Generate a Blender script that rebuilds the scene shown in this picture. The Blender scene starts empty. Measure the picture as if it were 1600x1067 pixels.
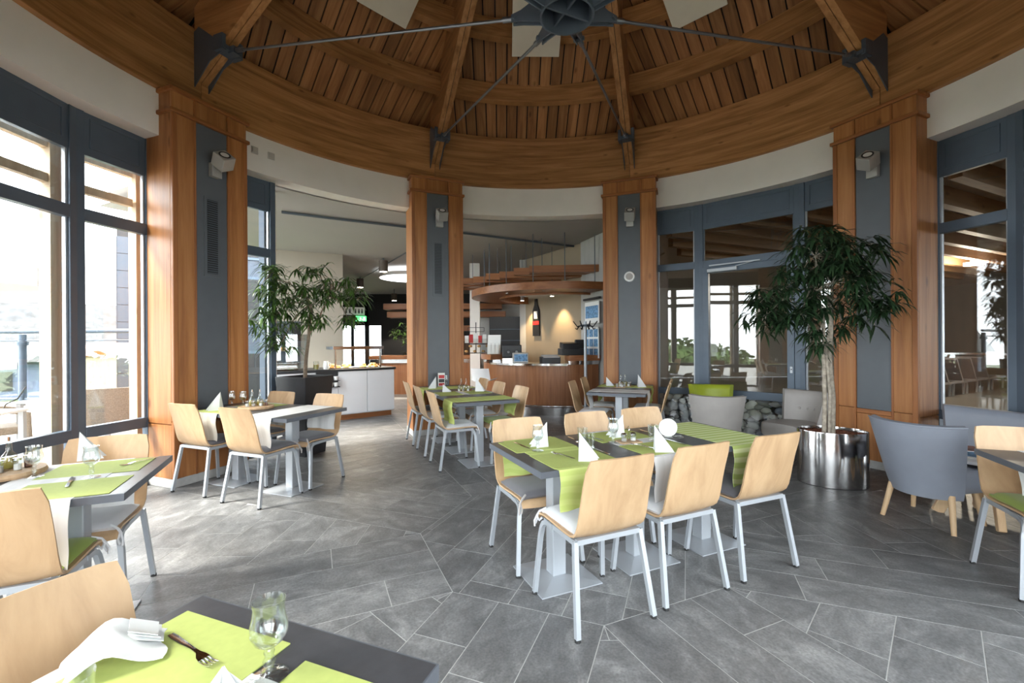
import bpy, math, random
from math import sin, cos, tan, radians, pi, hypot, atan2
from mathutils import Vector, Matrix

random.seed(11)
scene = bpy.context.scene
COL = scene.collection

# ------------------------------------------------------------------ camera
cam_data = bpy.data.cameras.new('camera')
cam_data.sensor_width = 36.0
cam_data.lens = 700.25 / 1600.0 * 36.0
cam_data.clip_start = 0.03
cam_data.clip_end = 500
cam = bpy.data.objects.new('camera', cam_data)
COL.objects.link(cam)
cam.matrix_world = (Matrix.Translation((-0.503, -3.367, 1.43)) @ Matrix.Rotation(-0.0220, 4, 'Z')
                    @ Matrix.Rotation(pi / 2, 4, 'X') @ Matrix.Rotation(-0.0063, 4, 'Z'))
scene.camera = cam

# ------------------------------------------------------------------ sky, sun, exposure
SKY = 5.0
world = bpy.data.worlds.new('overcast_sky')
scene.world = world
world.use_nodes = True
_bg = world.node_tree.nodes['Background']
_bg.inputs[0].default_value = (0.90, 0.95, 1.0, 1)
_bg.inputs[1].default_value = SKY
sun_data = bpy.data.lights.new('sun', 'SUN')
sun_data.energy = 5.0
sun_data.angle = radians(14)
sun_data.color = (1.0, 0.93, 0.82)
sun = bpy.data.objects.new('sun', sun_data)
COL.objects.link(sun)
sun.rotation_euler = Vector((cos(radians(204)) * 0.66, sin(radians(204)) * 0.66, 0.75)).to_track_quat('Z', 'Y').to_euler()
scene.view_settings.view_transform = 'Standard'
scene.view_settings.look = 'None'
scene.view_settings.gamma = 1.0
scene.view_settings.use_curve_mapping = False
scene.view_settings.exposure = 1.48
scene.cycles.use_denoising = True
scene.cycles.max_bounces = 9
scene.cycles.diffuse_bounces = 5
scene.cycles.glossy_bounces = 4
scene.cycles.transparent_max_bounces = 24
scene.cycles.caustics_reflective = False
scene.cycles.caustics_refractive = False
scene.cycles.sample_clamp_indirect = 6.0


def portal(name, a, w=3.0, h=3.4, r=4.55, zc=1.75):
    """daylight portal in a glazed bay: guides the sky's light, adds none of its own"""
    d = bpy.data.lights.new(name, 'AREA')
    d.shape = 'RECTANGLE'
    d.size = w
    d.size_y = h
    d.cycles.is_portal = True
    o = bpy.data.objects.new(name, d)
    COL.objects.link(o)
    n = Vector((cos(a), sin(a), 0))
    o.location = n * r + Vector((0, 0, zc))
    o.rotation_euler = n.to_track_quat('Z', 'Y').to_euler()


for _i, _a in enumerate((180, 225, 270, 315)):
    portal('daylight_portal_%d' % _i, radians(_a))


# ------------------------------------------------------------------ materials
def _new(name):
    m = bpy.data.materials.new(name)
    m.use_nodes = True
    nt = m.node_tree
    return m, nt, nt.nodes['Principled BSDF']


def plain(name, c, rough=0.5, metal=0.0, var=0.06, scale=6.0, bump=0.0, bscale=60.0, spec=None, emit=None, sheen=0.0):
    m, nt, b = _new(name)
    N, L = nt.nodes, nt.links
    tc = N.new('ShaderNodeTexCoord')
    nz = N.new('ShaderNodeTexNoise')
    nz.inputs['Scale'].default_value = scale
    nz.inputs['Detail'].default_value = 4
    L.new(tc.outputs['Object'], nz.inputs['Vector'])
    cr = N.new('ShaderNodeValToRGB')
    cr.color_ramp.elements[0].position = 0.3
    cr.color_ramp.elements[1].position = 0.7
    cr.color_ramp.elements[0].color = tuple(max(0, x * (1 - var)) for x in c) + (1,)
    cr.color_ramp.elements[1].color = tuple(min(1, x * (1 + var)) for x in c) + (1,)
    L.new(nz.outputs['Fac'], cr.inputs['Fac'])
    L.new(cr.outputs['Color'], b.inputs['Base Color'])
    b.inputs['Roughness'].default_value = rough
    b.inputs['Metallic'].default_value = metal
    if spec is not None:
        b.inputs['Specular IOR Level'].default_value = spec
    if sheen:
        b.inputs['Sheen Weight'].default_value = sheen
    if emit:
        b.inputs['Emission Color'].default_value = tuple(emit[0]) + (1,)
        b.inputs['Emission Strength'].default_value = emit[1]
    if bump:
        n2 = N.new('ShaderNodeTexNoise')
        n2.inputs['Scale'].default_value = bscale
        n2.inputs['Detail'].default_value = 3
        L.new(tc.outputs['Object'], n2.inputs['Vector'])
        bp = N.new('ShaderNodeBump')
        bp.inputs['Strength'].default_value = bump
        bp.inputs['Distance'].default_value = 0.004
        L.new(n2.outputs['Fac'], bp.inputs['Height'])
        L.new(bp.outputs['Normal'], b.inputs['Normal'])
    return m


def wood(name, cols, axis='Z', scale=1.0, rough=0.45, polar=False, rnd=0.12, stretch=14.0, knots=True, spec=0.35):
    """grain stretched along a local axis; polar = grain running round the building's centre"""
    m, nt, b = _new(name)
    N, L = nt.nodes, nt.links
    tc = N.new('ShaderNodeTexCoord')
    vec = tc.outputs['Object']
    if polar:
        sp = N.new('ShaderNodeSeparateXYZ')
        L.new(vec, sp.inputs[0])
        at = N.new('ShaderNodeMath')
        at.operation = 'ARCTAN2'
        L.new(sp.outputs['Y'], at.inputs[0])
        L.new(sp.outputs['X'], at.inputs[1])
        mu = N.new('ShaderNodeMath')
        mu.operation = 'MULTIPLY'
        mu.inputs[1].default_value = 4.0
        L.new(at.outputs[0], mu.inputs[0])
        cb = N.new('ShaderNodeCombineXYZ')
        L.new(mu.outputs[0], cb.inputs['X'])
        L.new(sp.outputs['Z'], cb.inputs['Z'])
        vec = cb.outputs[0]
        axis = 'X'
    oi = N.new('ShaderNodeObjectInfo')
    mulr = N.new('ShaderNodeMath')
    mulr.operation = 'MULTIPLY'
    mulr.inputs[1].default_value = 37.0
    L.new(oi.outputs['Random'], mulr.inputs[0])
    add = N.new('ShaderNodeVectorMath')
    add.operation = 'ADD'
    L.new(vec, add.inputs[0])
    L.new(mulr.outputs[0], add.inputs[1])
    mp = N.new('ShaderNodeMapping')
    s = [stretch * scale] * 3
    s['XYZ'.index(axis)] = 0.9 * scale
    mp.inputs['Scale'].default_value = s
    L.new(add.outputs[0], mp.inputs['Vector'])
    nz = N.new('ShaderNodeTexNoise')
    nz.inputs['Scale'].default_value = 1.0
    nz.inputs['Detail'].default_value = 7
    nz.inputs['Roughness'].default_value = 0.62
    nz.inputs['Distortion'].default_value = 0.6
    L.new(mp.outputs[0], nz.inputs['Vector'])
    cr = N.new('ShaderNodeValToRGB')
    e = cr.color_ramp.elements
    e[0].position, e[1].position = 0.30, 0.72
    e[0].color, e[1].color = tuple(cols[0]) + (1,), tuple(cols[-1]) + (1,)
    if len(cols) == 3:
        x = e.new(0.5)
        x.color = tuple(cols[1]) + (1,)
    L.new(nz.outputs['Fac'], cr.inputs['Fac'])
    out = cr.outputs['Color']
    if knots:
        mp2 = N.new('ShaderNodeMapping')
        s2 = [5.0 * scale] * 3
        s2['XYZ'.index(axis)] = 2.2 * scale
        mp2.inputs['Scale'].default_value = s2
        L.new(add.outputs[0], mp2.inputs['Vector'])
        vo = N.new('ShaderNodeTexVoronoi')
        vo.inputs['Scale'].default_value = 1.0
        L.new(mp2.outputs[0], vo.inputs['Vector'])
        kr = N.new('ShaderNodeValToRGB')
        kr.color_ramp.elements[0].position = 0.05
        kr.color_ramp.elements[1].position = 0.13
        kr.color_ramp.elements[0].color = (0.45, 0.42, 0.4, 1)
        kr.color_ramp.elements[1].color = (1, 1, 1, 1)
        L.new(vo.outputs['Distance'], kr.inputs['Fac'])
        mx = N.new('ShaderNodeMix')
        mx.data_type = 'RGBA'
        mx.blend_type = 'MULTIPLY'
        mx.inputs[0].default_value = 0.8
        L.new(out, mx.inputs[6])
        L.new(kr.outputs['Color'], mx.inputs[7])
        out = mx.outputs[2]
    hs = N.new('ShaderNodeHueSaturation')
    mr = N.new('ShaderNodeMapRange')
    mr.inputs['To Min'].default_value = 1 - rnd
    mr.inputs['To Max'].default_value = 1 + rnd
    L.new(oi.outputs['Random'], mr.inputs['Value'])
    L.new(mr.outputs[0], hs.inputs['Value'])
    L.new(out, hs.inputs['Color'])
    L.new(hs.outputs['Color'], b.inputs['Base Color'])
    b.inputs['Roughness'].default_value = rough
    b.inputs['Specular IOR Level'].default_value = spec
    bp = N.new('ShaderNodeBump')
    bp.inputs['Strength'].default_value = 0.08
    bp.inputs['Distance'].default_value = 0.003
    L.new(nz.outputs['Fac'], bp.inputs['Height'])
    L.new(bp.outputs['Normal'], b.inputs['Normal'])
    return m


def glass(name, base=0.045, tint=(0.97, 0.985, 0.98), gl=(1, 1, 1)):
    """thin clear pane: Schlick mix of see-through and mirror"""
    m = bpy.data.materials.new(name)
    m.use_nodes = True
    nt = m.node_tree
    N, L = nt.nodes, nt.links
    N.remove(N['Principled BSDF'])
    out = N['Material Output']
    lw = N.new('ShaderNodeLayerWeight')
    lw.inputs['Blend'].default_value = 0.5
    pw = N.new('ShaderNodeMath')
    pw.operation = 'POWER'
    pw.inputs[1].default_value = 4.0
    L.new(lw.outputs['Facing'], pw.inputs[0])
    ma = N.new('ShaderNodeMath')
    ma.operation = 'MULTIPLY_ADD'
    ma.inputs[1].default_value = 1 - base
    ma.inputs[2].default_value = base
    L.new(pw.outputs[0], ma.inputs[0])
    tr = N.new('ShaderNodeBsdfTransparent')
    tr.inputs[0].default_value = tuple(tint) + (1,)
    g = N.new('ShaderNodeBsdfGlossy')
    g.inputs['Roughness'].default_value = 0.0
    g.inputs['Color'].default_value = tuple(gl) + (1,)
    mx = N.new('ShaderNodeMixShader')
    L.new(ma.outputs[0], mx.inputs[0])
    L.new(tr.outputs[0], mx.inputs[1])
    L.new(g.outputs[0], mx.inputs[2])
    L.new(mx.outputs[0], out.inputs['Surface'])
    return m


def slate(name):
    m, nt, b = _new(name)
    N, L = nt.nodes, nt.links
    tc = N.new('ShaderNodeTexCoord')
    oi = N.new('ShaderNodeObjectInfo')
    mulr = N.new('ShaderNodeMath')
    mulr.operation = 'MULTIPLY'
    mulr.inputs[1].default_value = 53.0
    L.new(oi.outputs['Random'], mulr.inputs[0])
    add = N.new('ShaderNodeVectorMath')
    add.operation = 'ADD'
    L.new(tc.outputs['Object'], add.inputs[0])
    L.new(mulr.outputs[0], add.inputs[1])
    mp = N.new('ShaderNodeMapping')
    mp.inputs['Scale'].default_value = (2.6, 4.6, 4)
    mp.inputs['Rotation'].default_value = (0, 0, 0.25)
    L.new(add.outputs[0], mp.inputs['Vector'])
    n1 = N.new('ShaderNodeTexNoise')
    n1.inputs['Scale'].default_value = 1.6
    n1.inputs['Detail'].default_value = 9
    n1.inputs['Roughness'].default_value = 0.68
    n1.inputs['Distortion'].default_value = 0.5
    L.new(mp.outputs[0], n1.inputs['Vector'])
    cr = N.new('ShaderNodeValToRGB')
    e = cr.color_ramp.elements
    e[0].position, e[1].position = 0.28, 0.78
    e[0].color, e[1].color = (0.098, 0.099, 0.101, 1), (0.345, 0.343, 0.343, 1)
    x = e.new(0.52)
    x.color = (0.175, 0.176, 0.179, 1)
    L.new(n1.outputs['Fac'], cr.inputs['Fac'])
    n2 = N.new('ShaderNodeTexNoise')
    n2.inputs['Scale'].default_value = 85
    n2.inputs['Detail'].default_value = 5
    L.new(add.outputs[0], n2.inputs['Vector'])
    mr = N.new('ShaderNodeMapRange')
    mr.inputs['To Min'].default_value = 0.82
    mr.inputs['To Max'].default_value = 1.12
    L.new(oi.outputs['Random'], mr.inputs['Value'])
    hs = N.new('ShaderNodeHueSaturation')
    L.new(mr.outputs[0], hs.inputs['Value'])
    L.new(cr.outputs['Color'], hs.inputs['Color'])
    mx = N.new('ShaderNodeMix')
    mx.data_type = 'RGBA'
    mx.blend_type = 'OVERLAY'
    mx.inputs[0].default_value = 0.55
    L.new(hs.outputs['Color'], mx.inputs[6])
    L.new(n2.outputs['Fac'], mx.inputs[7])
    L.new(mx.outputs[2], b.inputs['Base Color'])
    b.inputs['Roughness'].default_value = 0.44
    b.inputs['Specular IOR Level'].default_value = 0.5
    bp = N.new('ShaderNodeBump')
    bp.inputs['Strength'].default_value = 0.25
    bp.inputs['Distance'].default_value = 0.003
    L.new(n1.outputs['Fac'], bp.inputs['Height'])
    bp2 = N.new('ShaderNodeBump')
    bp2.inputs['Strength'].default_value = 0.12
    bp2.inputs['Distance'].default_value = 0.001
    L.new(n2.outputs['Fac'], bp2.inputs['Height'])
    L.new(bp.outputs['Normal'], bp2.inputs['Normal'])
    L.new(bp2.outputs['Normal'], b.inputs['Normal'])
    return m


def striped(name, c1, c2, scale, axis=1, rough=0.8, along=False):
    """woven cloth with soft bands along a local axis"""
    m, nt, b = _new(name)
    N, L = nt.nodes, nt.links
    tc = N.new('ShaderNodeTexCoord')
    sp = N.new('ShaderNodeSeparateXYZ')
    L.new(tc.outputs['Object'], sp.inputs[0])
    mu = N.new('ShaderNodeMath')
    mu.operation = 'MULTIPLY'
    mu.inputs[1].default_value = scale
    if along:
        # bands across a strip that runs over the table edge: |y| - z grows along the cloth
        ab = N.new('ShaderNodeMath')
        ab.operation = 'ABSOLUTE'
        L.new(sp.outputs[1], ab.inputs[0])
        sb = N.new('ShaderNodeMath')
        sb.operation = 'SUBTRACT'
        L.new(ab.outputs[0], sb.inputs[0])
        L.new(sp.outputs[2], sb.inputs[1])
        L.new(sb.outputs[0], mu.inputs[0])
    else:
        L.new(sp.outputs[axis], mu.inputs[0])
    sn = N.new('ShaderNodeMath')
    sn.operation = 'SINE'
    L.new(mu.outputs[0], sn.inputs[0])
    cr = N.new('ShaderNodeValToRGB')
    cr.color_ramp.elements[0].position = 0.35
    cr.color_ramp.elements[1].position = 0.65
    cr.color_ramp.elements[0].color = tuple(c1) + (1,)
    cr.color_ramp.elements[1].color = tuple(c2) + (1,)
    mr = N.new('ShaderNodeMapRange')
    mr.inputs['From Min'].default_value = -1
    L.new(sn.outputs[0], mr.inputs['Value'])
    L.new(mr.outputs[0], cr.inputs['Fac'])
    L.new(cr.outputs['Color'], b.inputs['Base Color'])
    b.inputs['Roughness'].default_value = rough
    nz = N.new('ShaderNodeTexNoise')
    nz.inputs['Scale'].default_value = 300
    L.new(tc.outputs['Object'], nz.inputs['Vector'])
    bp = N.new('ShaderNodeBump')
    bp.inputs['Strength'].default_value = 0.15
    bp.inputs['Distance'].default_value = 0.001
    L.new(nz.outputs['Fac'], bp.inputs['Height'])
    L.new(bp.outputs['Normal'], b.inputs['Normal'])
    return m


M = {}
M['slate'] = slate('slate_tile')
M['grout'] = plain('grout', (0.47, 0.47, 0.46), 0.9, var=0.08, scale=20)
M['clad'] = wood('larch_cladding', [(0.25, 0.094, 0.031), (0.37, 0.152, 0.050), (0.47, 0.220, 0.081)], 'Z', 0.8, 0.42, stretch=16)
M['clad_trim'] = wood('larch_trim', [(0.24, 0.085, 0.028), (0.38, 0.15, 0.05)], 'Z', 1.0, 0.42, knots=False)
M['clad_cap'] = wood('larch_cap', [(0.24, 0.085, 0.028), (0.38, 0.15, 0.05)], 'X', 1.0, 0.42, knots=False)
M['beam'] = wood('glulam_ring', [(0.215, 0.097, 0.034), (0.37, 0.174, 0.063), (0.52, 0.265, 0.106)], 'X', 1.2, 0.55, polar=True, stretch=15)
M['rib'] = wood('glulam_rib', [(0.24, 0.108, 0.038), (0.39, 0.184, 0.067), (0.54, 0.278, 0.112)], 'X', 0.9, 0.55, stretch=12)
M['plank'] = wood('ceiling_plank', [(0.19, 0.080, 0.030), (0.31, 0.138, 0.051), (0.43, 0.210, 0.081)], 'Y', 1.0, 0.6, rnd=0.24, stretch=13)
M['gap'] = plain('dark_gap', (0.012, 0.010, 0.009), 0.9)
M['steel_dark'] = plain('dark_steel', (0.085, 0.105, 0.13), 0.45, 0.15)
M['steel_rod'] = plain('rod_steel', (0.22, 0.23, 0.25), 0.4, 0.8)
M['cream'] = plain('cream_panel', (0.66, 0.60, 0.48), 0.6, var=0.03)
M['white'] = plain('white_plaster', (0.82, 0.785, 0.75), 0.75, var=0.03, scale=3, bump=0.05, bscale=120)
M['frame'] = plain('blue_grey_frame', (0.085, 0.115, 0.155), 0.38, 0.15, var=0.05)
M['panel'] = plain('blue_grey_panel', (0.095, 0.106, 0.120), 0.42, var=0.05)
M['grille'] = plain('grille_black', (0.012, 0.013, 0.015), 0.5)
M['silver'] = plain('silver_paint', (0.42, 0.445, 0.48), 0.36, 0.35, var=0.03)
M['lamp_grey'] = plain('lamp_grey', (0.40, 0.39, 0.37), 0.42, 0.3)
M['beech'] = wood('beech_ply', [(0.44, 0.28, 0.155), (0.53, 0.35, 0.20), (0.61, 0.415, 0.245)], 'Z', 0.7, 0.38, stretch=13, knots=False, rnd=0.07)
M['beech_edge'] = plain('ply_edge', (0.36, 0.20, 0.10), 0.6)
M['oakleg'] = wood('oak_leg', [(0.55, 0.36, 0.20), (0.68, 0.48, 0.29)], 'Z', 1.5, 0.45, knots=False)
M['top'] = plain('dark_laminate', (0.060, 0.060, 0.066), 0.34, var=0.10, scale=30, bump=0.03, bscale=200)
M['edge'] = plain('grey_edge', (0.105, 0.115, 0.135), 0.4)
M['lime'] = striped('lime_cloth', (0.50, 0.585, 0.165), (0.56, 0.635, 0.205), 110, 0, along=True)
M['lime_stripe'] = striped('lime_striped_cloth', (0.41, 0.51, 0.15), (0.62, 0.675, 0.34), 105, 1, along=True)
M['mat_lime'] = plain('lime_placemat', (0.425, 0.485, 0.14), 0.75, var=0.04, scale=50)
M['linen'] = striped('white_linen', (0.68, 0.67, 0.66), (0.74, 0.73, 0.72), 60, 0)
M['beige'] = striped('beige_linen', (0.52, 0.49, 0.43), (0.62, 0.59, 0.53), 60, 0)
M['napkin'] = plain('white_napkin', (0.72, 0.73, 0.735), 0.8, var=0.015, bump=0.05, bscale=200)
M['cush_white'] = plain('cushion_white', (0.70, 0.70, 0.72), 0.85, bump=0.1, bscale=250, sheen=0.2)
M['cush_grey'] = plain('cushion_grey', (0.145, 0.140, 0.155), 0.85, bump=0.1, bscale=250, sheen=0.2)
M['cush_taupe'] = plain('cushion_taupe', (0.40, 0.37, 0.35), 0.85, bump=0.1, bscale=250, sheen=0.2)
M['cush_lime'] = plain('cushion_lime', (0.27, 0.36, 0.045), 0.85, bump=0.1, bscale=250, sheen=0.2)
M['glass'] = glass('window_glass', 0.075)
M['ware'] = glass('drinking_glass', 0.10, (0.93, 0.95, 0.945))
M['chrome'] = plain('chrome', (0.72, 0.72, 0.72), 0.12, 1.0, var=0.01)
M['brushed'] = plain('brushed_steel', (0.52, 0.51, 0.51), 0.13, 1.0, var=0.03)
M['plate_grey'] = plain('plate_grey', (0.47, 0.44, 0.41), 0.5, var=0.03)
M['can_brown'] = plain('can_brown', (0.11, 0.085, 0.07), 0.5, 0.2)
M['black'] = plain('black_plastic', (0.012, 0.012, 0.014), 0.45)
M['rubber'] = plain('rubber_foot', (0.02, 0.02, 0.02), 0.7)
M['blue_leather'] = plain('blue_grey_leather', (0.25, 0.27, 0.32), 0.45, bump=0.06, bscale=300)
M['taupe_leather'] = plain('taupe_leather', (0.36, 0.335, 0.315), 0.45, bump=0.06, bscale=300)
M['lime_leather'] = plain('lime_leather', (0.36, 0.43, 0.03), 0.42, bump=0.06, bscale=300)
M['planter'] = plain('charcoal_planter', (0.022, 0.024, 0.028), 0.35, var=0.2)
M['soil'] = plain('clay_granules', (0.16, 0.055, 0.03), 0.95, var=0.5, scale=70, bump=0.8, bscale=70)
M['bark'] = plain('pale_bark', (0.36, 0.31, 0.25), 0.85, var=0.35, scale=25, bump=0.5, bscale=40)
M['bark2'] = plain('brown_bark', (0.20, 0.15, 0.105), 0.85, var=0.3, scale=30, bump=0.4, bscale=40)
M['leaf_dark'] = plain('leaf_dark', (0.020, 0.046, 0.018), 0.42, var=0.5, scale=9)
M['leaf_mid'] = plain('leaf_mid', (0.055, 0.115, 0.022), 0.42, var=0.6, scale=9)
M['hedge'] = plain('hedge_green', (0.085, 0.15, 0.03), 0.8, var=0.5, scale=4)
M['beige_wall'] = plain('beige_wall', (0.36, 0.32, 0.265), 0.8, var=0.03, scale=2)
M['sand_wall'] = plain('sand_wall', (0.31, 0.245, 0.17), 0.8, var=0.05, scale=2)
M['grey_ceiling'] = plain('grey_ceiling', (0.40, 0.38, 0.365), 0.8, var=0.02, scale=1.5)
M['dark_wall'] = plain('dark_wall', (0.022, 0.022, 0.024), 0.5)
M['panel_wall'] = plain('light_grey_boards', (0.42, 0.41, 0.39), 0.7, var=0.06, scale=3)
M['barwood'] = wood('bar_veneer', [(0.20, 0.075, 0.030), (0.28, 0.115, 0.048), (0.35, 0.155, 0.07)], 'Z', 1.2, 0.35, stretch=18, knots=False)
M['barwood_p'] = wood('bar_veneer_flat', [(0.22, 0.08, 0.03), (0.36, 0.15, 0.06)], 'X', 1.2, 0.4, knots=False)
M['white_gloss'] = plain('white_lacquer', (0.78, 0.79, 0.82), 0.25, var=0.01)
M['white_plastic'] = plain('white_plastic', (0.80, 0.80, 0.80), 0.4, var=0.02)
M['screen_wood'] = wood('weathered_timber', [(0.45, 0.33, 0.22), (0.62, 0.49, 0.35)], 'Z', 1.0, 0.7, knots=True)
M['deck'] = plain('terrace_boards', (0.22, 0.21, 0.195), 0.8, var=0.15, scale=4)
M['rattan'] = plain('rattan_weave', (0.20, 0.16, 0.125), 0.7, var=0.3, scale=80, bump=0.6, bscale=90)
M['parasol'] = plain('parasol_canvas', (0.80, 0.79, 0.76), 0.8, var=0.02)
M['rooftile'] = plain('grey_shingles', (0.060, 0.058, 0.058), 0.9, var=0.35, scale=2.5)
M['towertile'] = plain('blue_grey_cladding', (0.060, 0.074, 0.100), 0.4, var=0.03)
M['red'] = plain('red_print', (0.45, 0.02, 0.02), 0.5)
M['food'] = plain('bread_crust', (0.55, 0.30, 0.11), 0.8, var=0.4, scale=30)
M['porcelain'] = plain('porcelain', (0.80, 0.80, 0.78), 0.2, var=0.01)
M['paper'] = plain('paper_white', (0.78, 0.78, 0.76), 0.7, var=0.02)
M['blueprint'] = plain('blue_print', (0.13, 0.27, 0.45), 0.6, var=0.5, scale=25)
M['slice'] = wood('tree_slice', [(0.42, 0.27, 0.15), (0.60, 0.42, 0.26)], 'Z', 2.0, 0.6, knots=False)
M['water'] = plain('oil', (0.35, 0.28, 0.06), 0.2)
M['rafter'] = wood('rafter_wood', [(0.14, 0.072, 0.032), (0.24, 0.135, 0.065)], 'X', 0.8, 0.6, knots=True)
M['pool_wall'] = plain('pool_wall', (0.22, 0.21, 0.19), 0.6, var=0.05, scale=2)
M['bulb'] = plain('lamp_glow', (1, 1, 1), 0.5, emit=((1.0, 0.88, 0.70), 14.0))
M['greensign'] = plain('exit_green', (0.05, 0.5, 0.12), 0.5, emit=((0.1, 0.9, 0.25), 0.6))
M['disc_light'] = plain('skylight_disc', (1, 1, 1), 0.5, emit=((0.92, 0.97, 1.0), 1.1))


# ------------------------------------------------------------------ mesh building helpers
class MB:
    def __init__(s):
        s.v, s.f = [], []

    def add(s, vs, fs):
        o = len(s.v)
        s.v += [tuple(p) for p in vs]
        s.f += [tuple(i + o for i in f) for f in fs]
        return s

    def box(s, x0, x1, y0, y1, z0, z1, mtx=None):
        vs = [Vector(p) for p in ((x0, y0, z0), (x1, y0, z0), (x1, y1, z0), (x0, y1, z0), (x0, y0, z1), (x1, y0, z1), (x1, y1, z1), (x0, y1, z1))]
        if mtx:
            vs = [mtx @ p for p in vs]
        return s.add(vs, [(3, 2, 1, 0), (4, 5, 6, 7), (0, 1, 5, 4), (1, 2, 6, 5), (2, 3, 7, 6), (3, 0, 4, 7)])

    def prism(s, poly, z0, z1, mtx=None):
        """poly: ccw list of (x, y)"""
        n = len(poly)
        vs = [Vector((x, y, z0)) for x, y in poly] + [Vector((x, y, z1)) for x, y in poly]
        if mtx:
            vs = [mtx @ p for p in vs]
        return s.add(vs, [tuple(range(n - 1, -1, -1)), tuple(range(n, 2 * n))] + [(i, (i + 1) % n, (i + 1) % n + n, i + n) for i in range(n)])

    def bar(s, p, q, w, h, up=(0, 0, 1)):
        p, q = Vector(p), Vector(q)
        d = (q - p).normalized()
        up = Vector(up)
        x = d.cross(up)
        if x.length < 1e-4:
            x = d.cross(Vector((0, 1, 0)))
        x.normalize()
        u = x.cross(d)
        vs = []
        for c in (p, q):
            for a, b in ((-1, -1), (1, -1), (1, 1), (-1, 1)):
                vs.append(c + x * (a * w / 2) + u * (b * h / 2))
        return s.add(vs, [(0, 1, 2, 3), (7, 6, 5, 4), (0, 4, 5, 1), (1, 5, 6, 2), (2, 6, 7, 3), (3, 7, 4, 0)])

    def cyl(s, p, q, r, n=12, r2=None, caps=True):
        p, q = Vector(p), Vector(q)
        r2 = r if r2 is None else r2
        d = (q - p).normalized()
        a = d.orthogonal().normalized()
        b = d.cross(a)
        vs = [p + (a * cos(2 * pi * i / n) + b * sin(2 * pi * i / n)) * r for i in range(n)]
        vs += [q + (a * cos(2 * pi * i / n) + b * sin(2 * pi * i / n)) * r2 for i in range(n)]
        fs = [(i, (i + 1) % n, (i + 1) % n + n, i + n) for i in range(n)]
        if caps:
            fs += [tuple(range(n - 1, -1, -1)), tuple(range(n, 2 * n))]
        return s.add(vs, fs)

    def tube(s, pts, r, n=8, flat=1.0, taper=None):
        pts = [Vector(p) for p in pts]
        k = len(pts)
        ts = []
        for i in range(k):
            a, b = pts[max(i - 1, 0)], pts[min(i + 1, k - 1)]
            ts.append((b - a).normalized())
        nrm = ts[0].orthogonal().normalized()
        vs = []
        for i in range(k):
            if i:
                nrm = (nrm - ts[i] * nrm.dot(ts[i])).normalized()
            bi = ts[i].cross(nrm)
            rr = r if taper is None else r * (1 + (taper - 1) * i / (k - 1))
            for j in range(n):
                vs.append(pts[i] + (nrm * cos(2 * pi * j / n) + bi * (sin(2 * pi * j / n) * flat)) * rr)
        fs = []
        for i in range(k - 1):
            for j in range(n):
                a, b = i * n + j, i * n + (j + 1) % n
                fs.append((a, b, b + n, a + n))
        fs += [tuple(range(n - 1, -1, -1)), tuple(range((k - 1) * n, k * n))]
        return s.add(vs, fs)

    def lathe(s, prof, n=20, c=(0, 0, 0)):
        vs, fs = [], []
        for r, z in prof:
            for j in range(n):
                a = 2 * pi * j / n
                vs.append((c[0] + r * cos(a), c[1] + r * sin(a), c[2] + z))
        for i in range(len(prof) - 1):
            for j in range(n):
                a, b = i * n + j, i * n + (j + 1) % n
                fs.append((a, b, b + n, a + n))
        return s.add(vs, fs)

    def ring(s, r0, r1, z0, z1, a0, a1, n, c=(0, 0)):
        """curved box between two radii (angles in radians)"""
        vs, fs = [], []
        for i in range(n + 1):
            a = a0 + (a1 - a0) * i / n
            for r, z in ((r0, z0), (r1, z0), (r1, z1), (r0, z1)):
                vs.append((c[0] + r * cos(a), c[1] + r * sin(a), z))
        for i in range(n):
            o = 4 * i
            for j in range(4):
                k = (j + 1) % 4
                fs.append((o + j, o + j + 4, o + k + 4, o + k))
        full = abs(abs(a1 - a0) - 2 * pi) < 1e-6
        if not full:
            fs += [(0, 1, 2, 3), (4 * n + 3, 4 * n + 2, 4 * n + 1, 4 * n)]
        return s.add(vs, fs)

    def grid(s, rows, thick=None):
        """rows of points -> surface; with thickness pushes a second skin along the normals"""
        nr, nc = len(rows), len(rows[0])
        P = [[Vector(p) for p in r] for r in rows]
        fs = [(i * nc + j, i * nc + j + 1, (i + 1) * nc + j + 1, (i + 1) * nc + j) for i in range(nr - 1) for j in range(nc - 1)]
        vs = [p for r in P for p in r]
        if thick:
            back = []
            for i in range(nr):
                for j in range(nc):
                    du = P[i][min(j + 1, nc - 1)] - P[i][max(j - 1, 0)]
                    dv = P[min(i + 1, nr - 1)][j] - P[max(i - 1, 0)][j]
                    nn = du.cross(dv)
                    nn = nn.normalized() if nn.length > 1e-9 else Vector((0, 0, 1))
                    back.append(P[i][j] - nn * thick)
            o = nr * nc
            fb = [tuple(x + o for x in reversed(f)) for f in fs]
            vs += back
            sd = []
            for j in range(nc - 1):
                sd.append((j + 1, j, j + o, j + 1 + o))
                b = (nr - 1) * nc
                sd.append((b + j, b + j + 1, b + j + 1 + o, b + j + o))
            for i in range(nr - 1):
                sd.append((i * nc, (i + 1) * nc, (i + 1) * nc + o, i * nc + o))
                e = nc - 1
                sd.append(((i + 1) * nc + e, i * nc + e, i * nc + e + o, (i + 1) * nc + e + o))
            fs = fs + fb + sd
        return s.add(vs, fs)

    def ball(s, c, rx, ry, rz, n=10, m=6, mtx=None):
        vs, fs = [], []
        for i in range(m + 1):
            t = pi * i / m
            for j in range(n):
                a = 2 * pi * j / n
                p = Vector((c[0] + rx * sin(t) * cos(a), c[1] + ry * sin(t) * sin(a), c[2] + rz * cos(t)))
                vs.append(mtx @ p if mtx else p)
        for i in range(m):
            for j in range(n):
                a, b = i * n + j, i * n + (j + 1) % n
                fs.append((a, a + n, b + n, b))
        return s.add(vs, fs)

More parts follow.
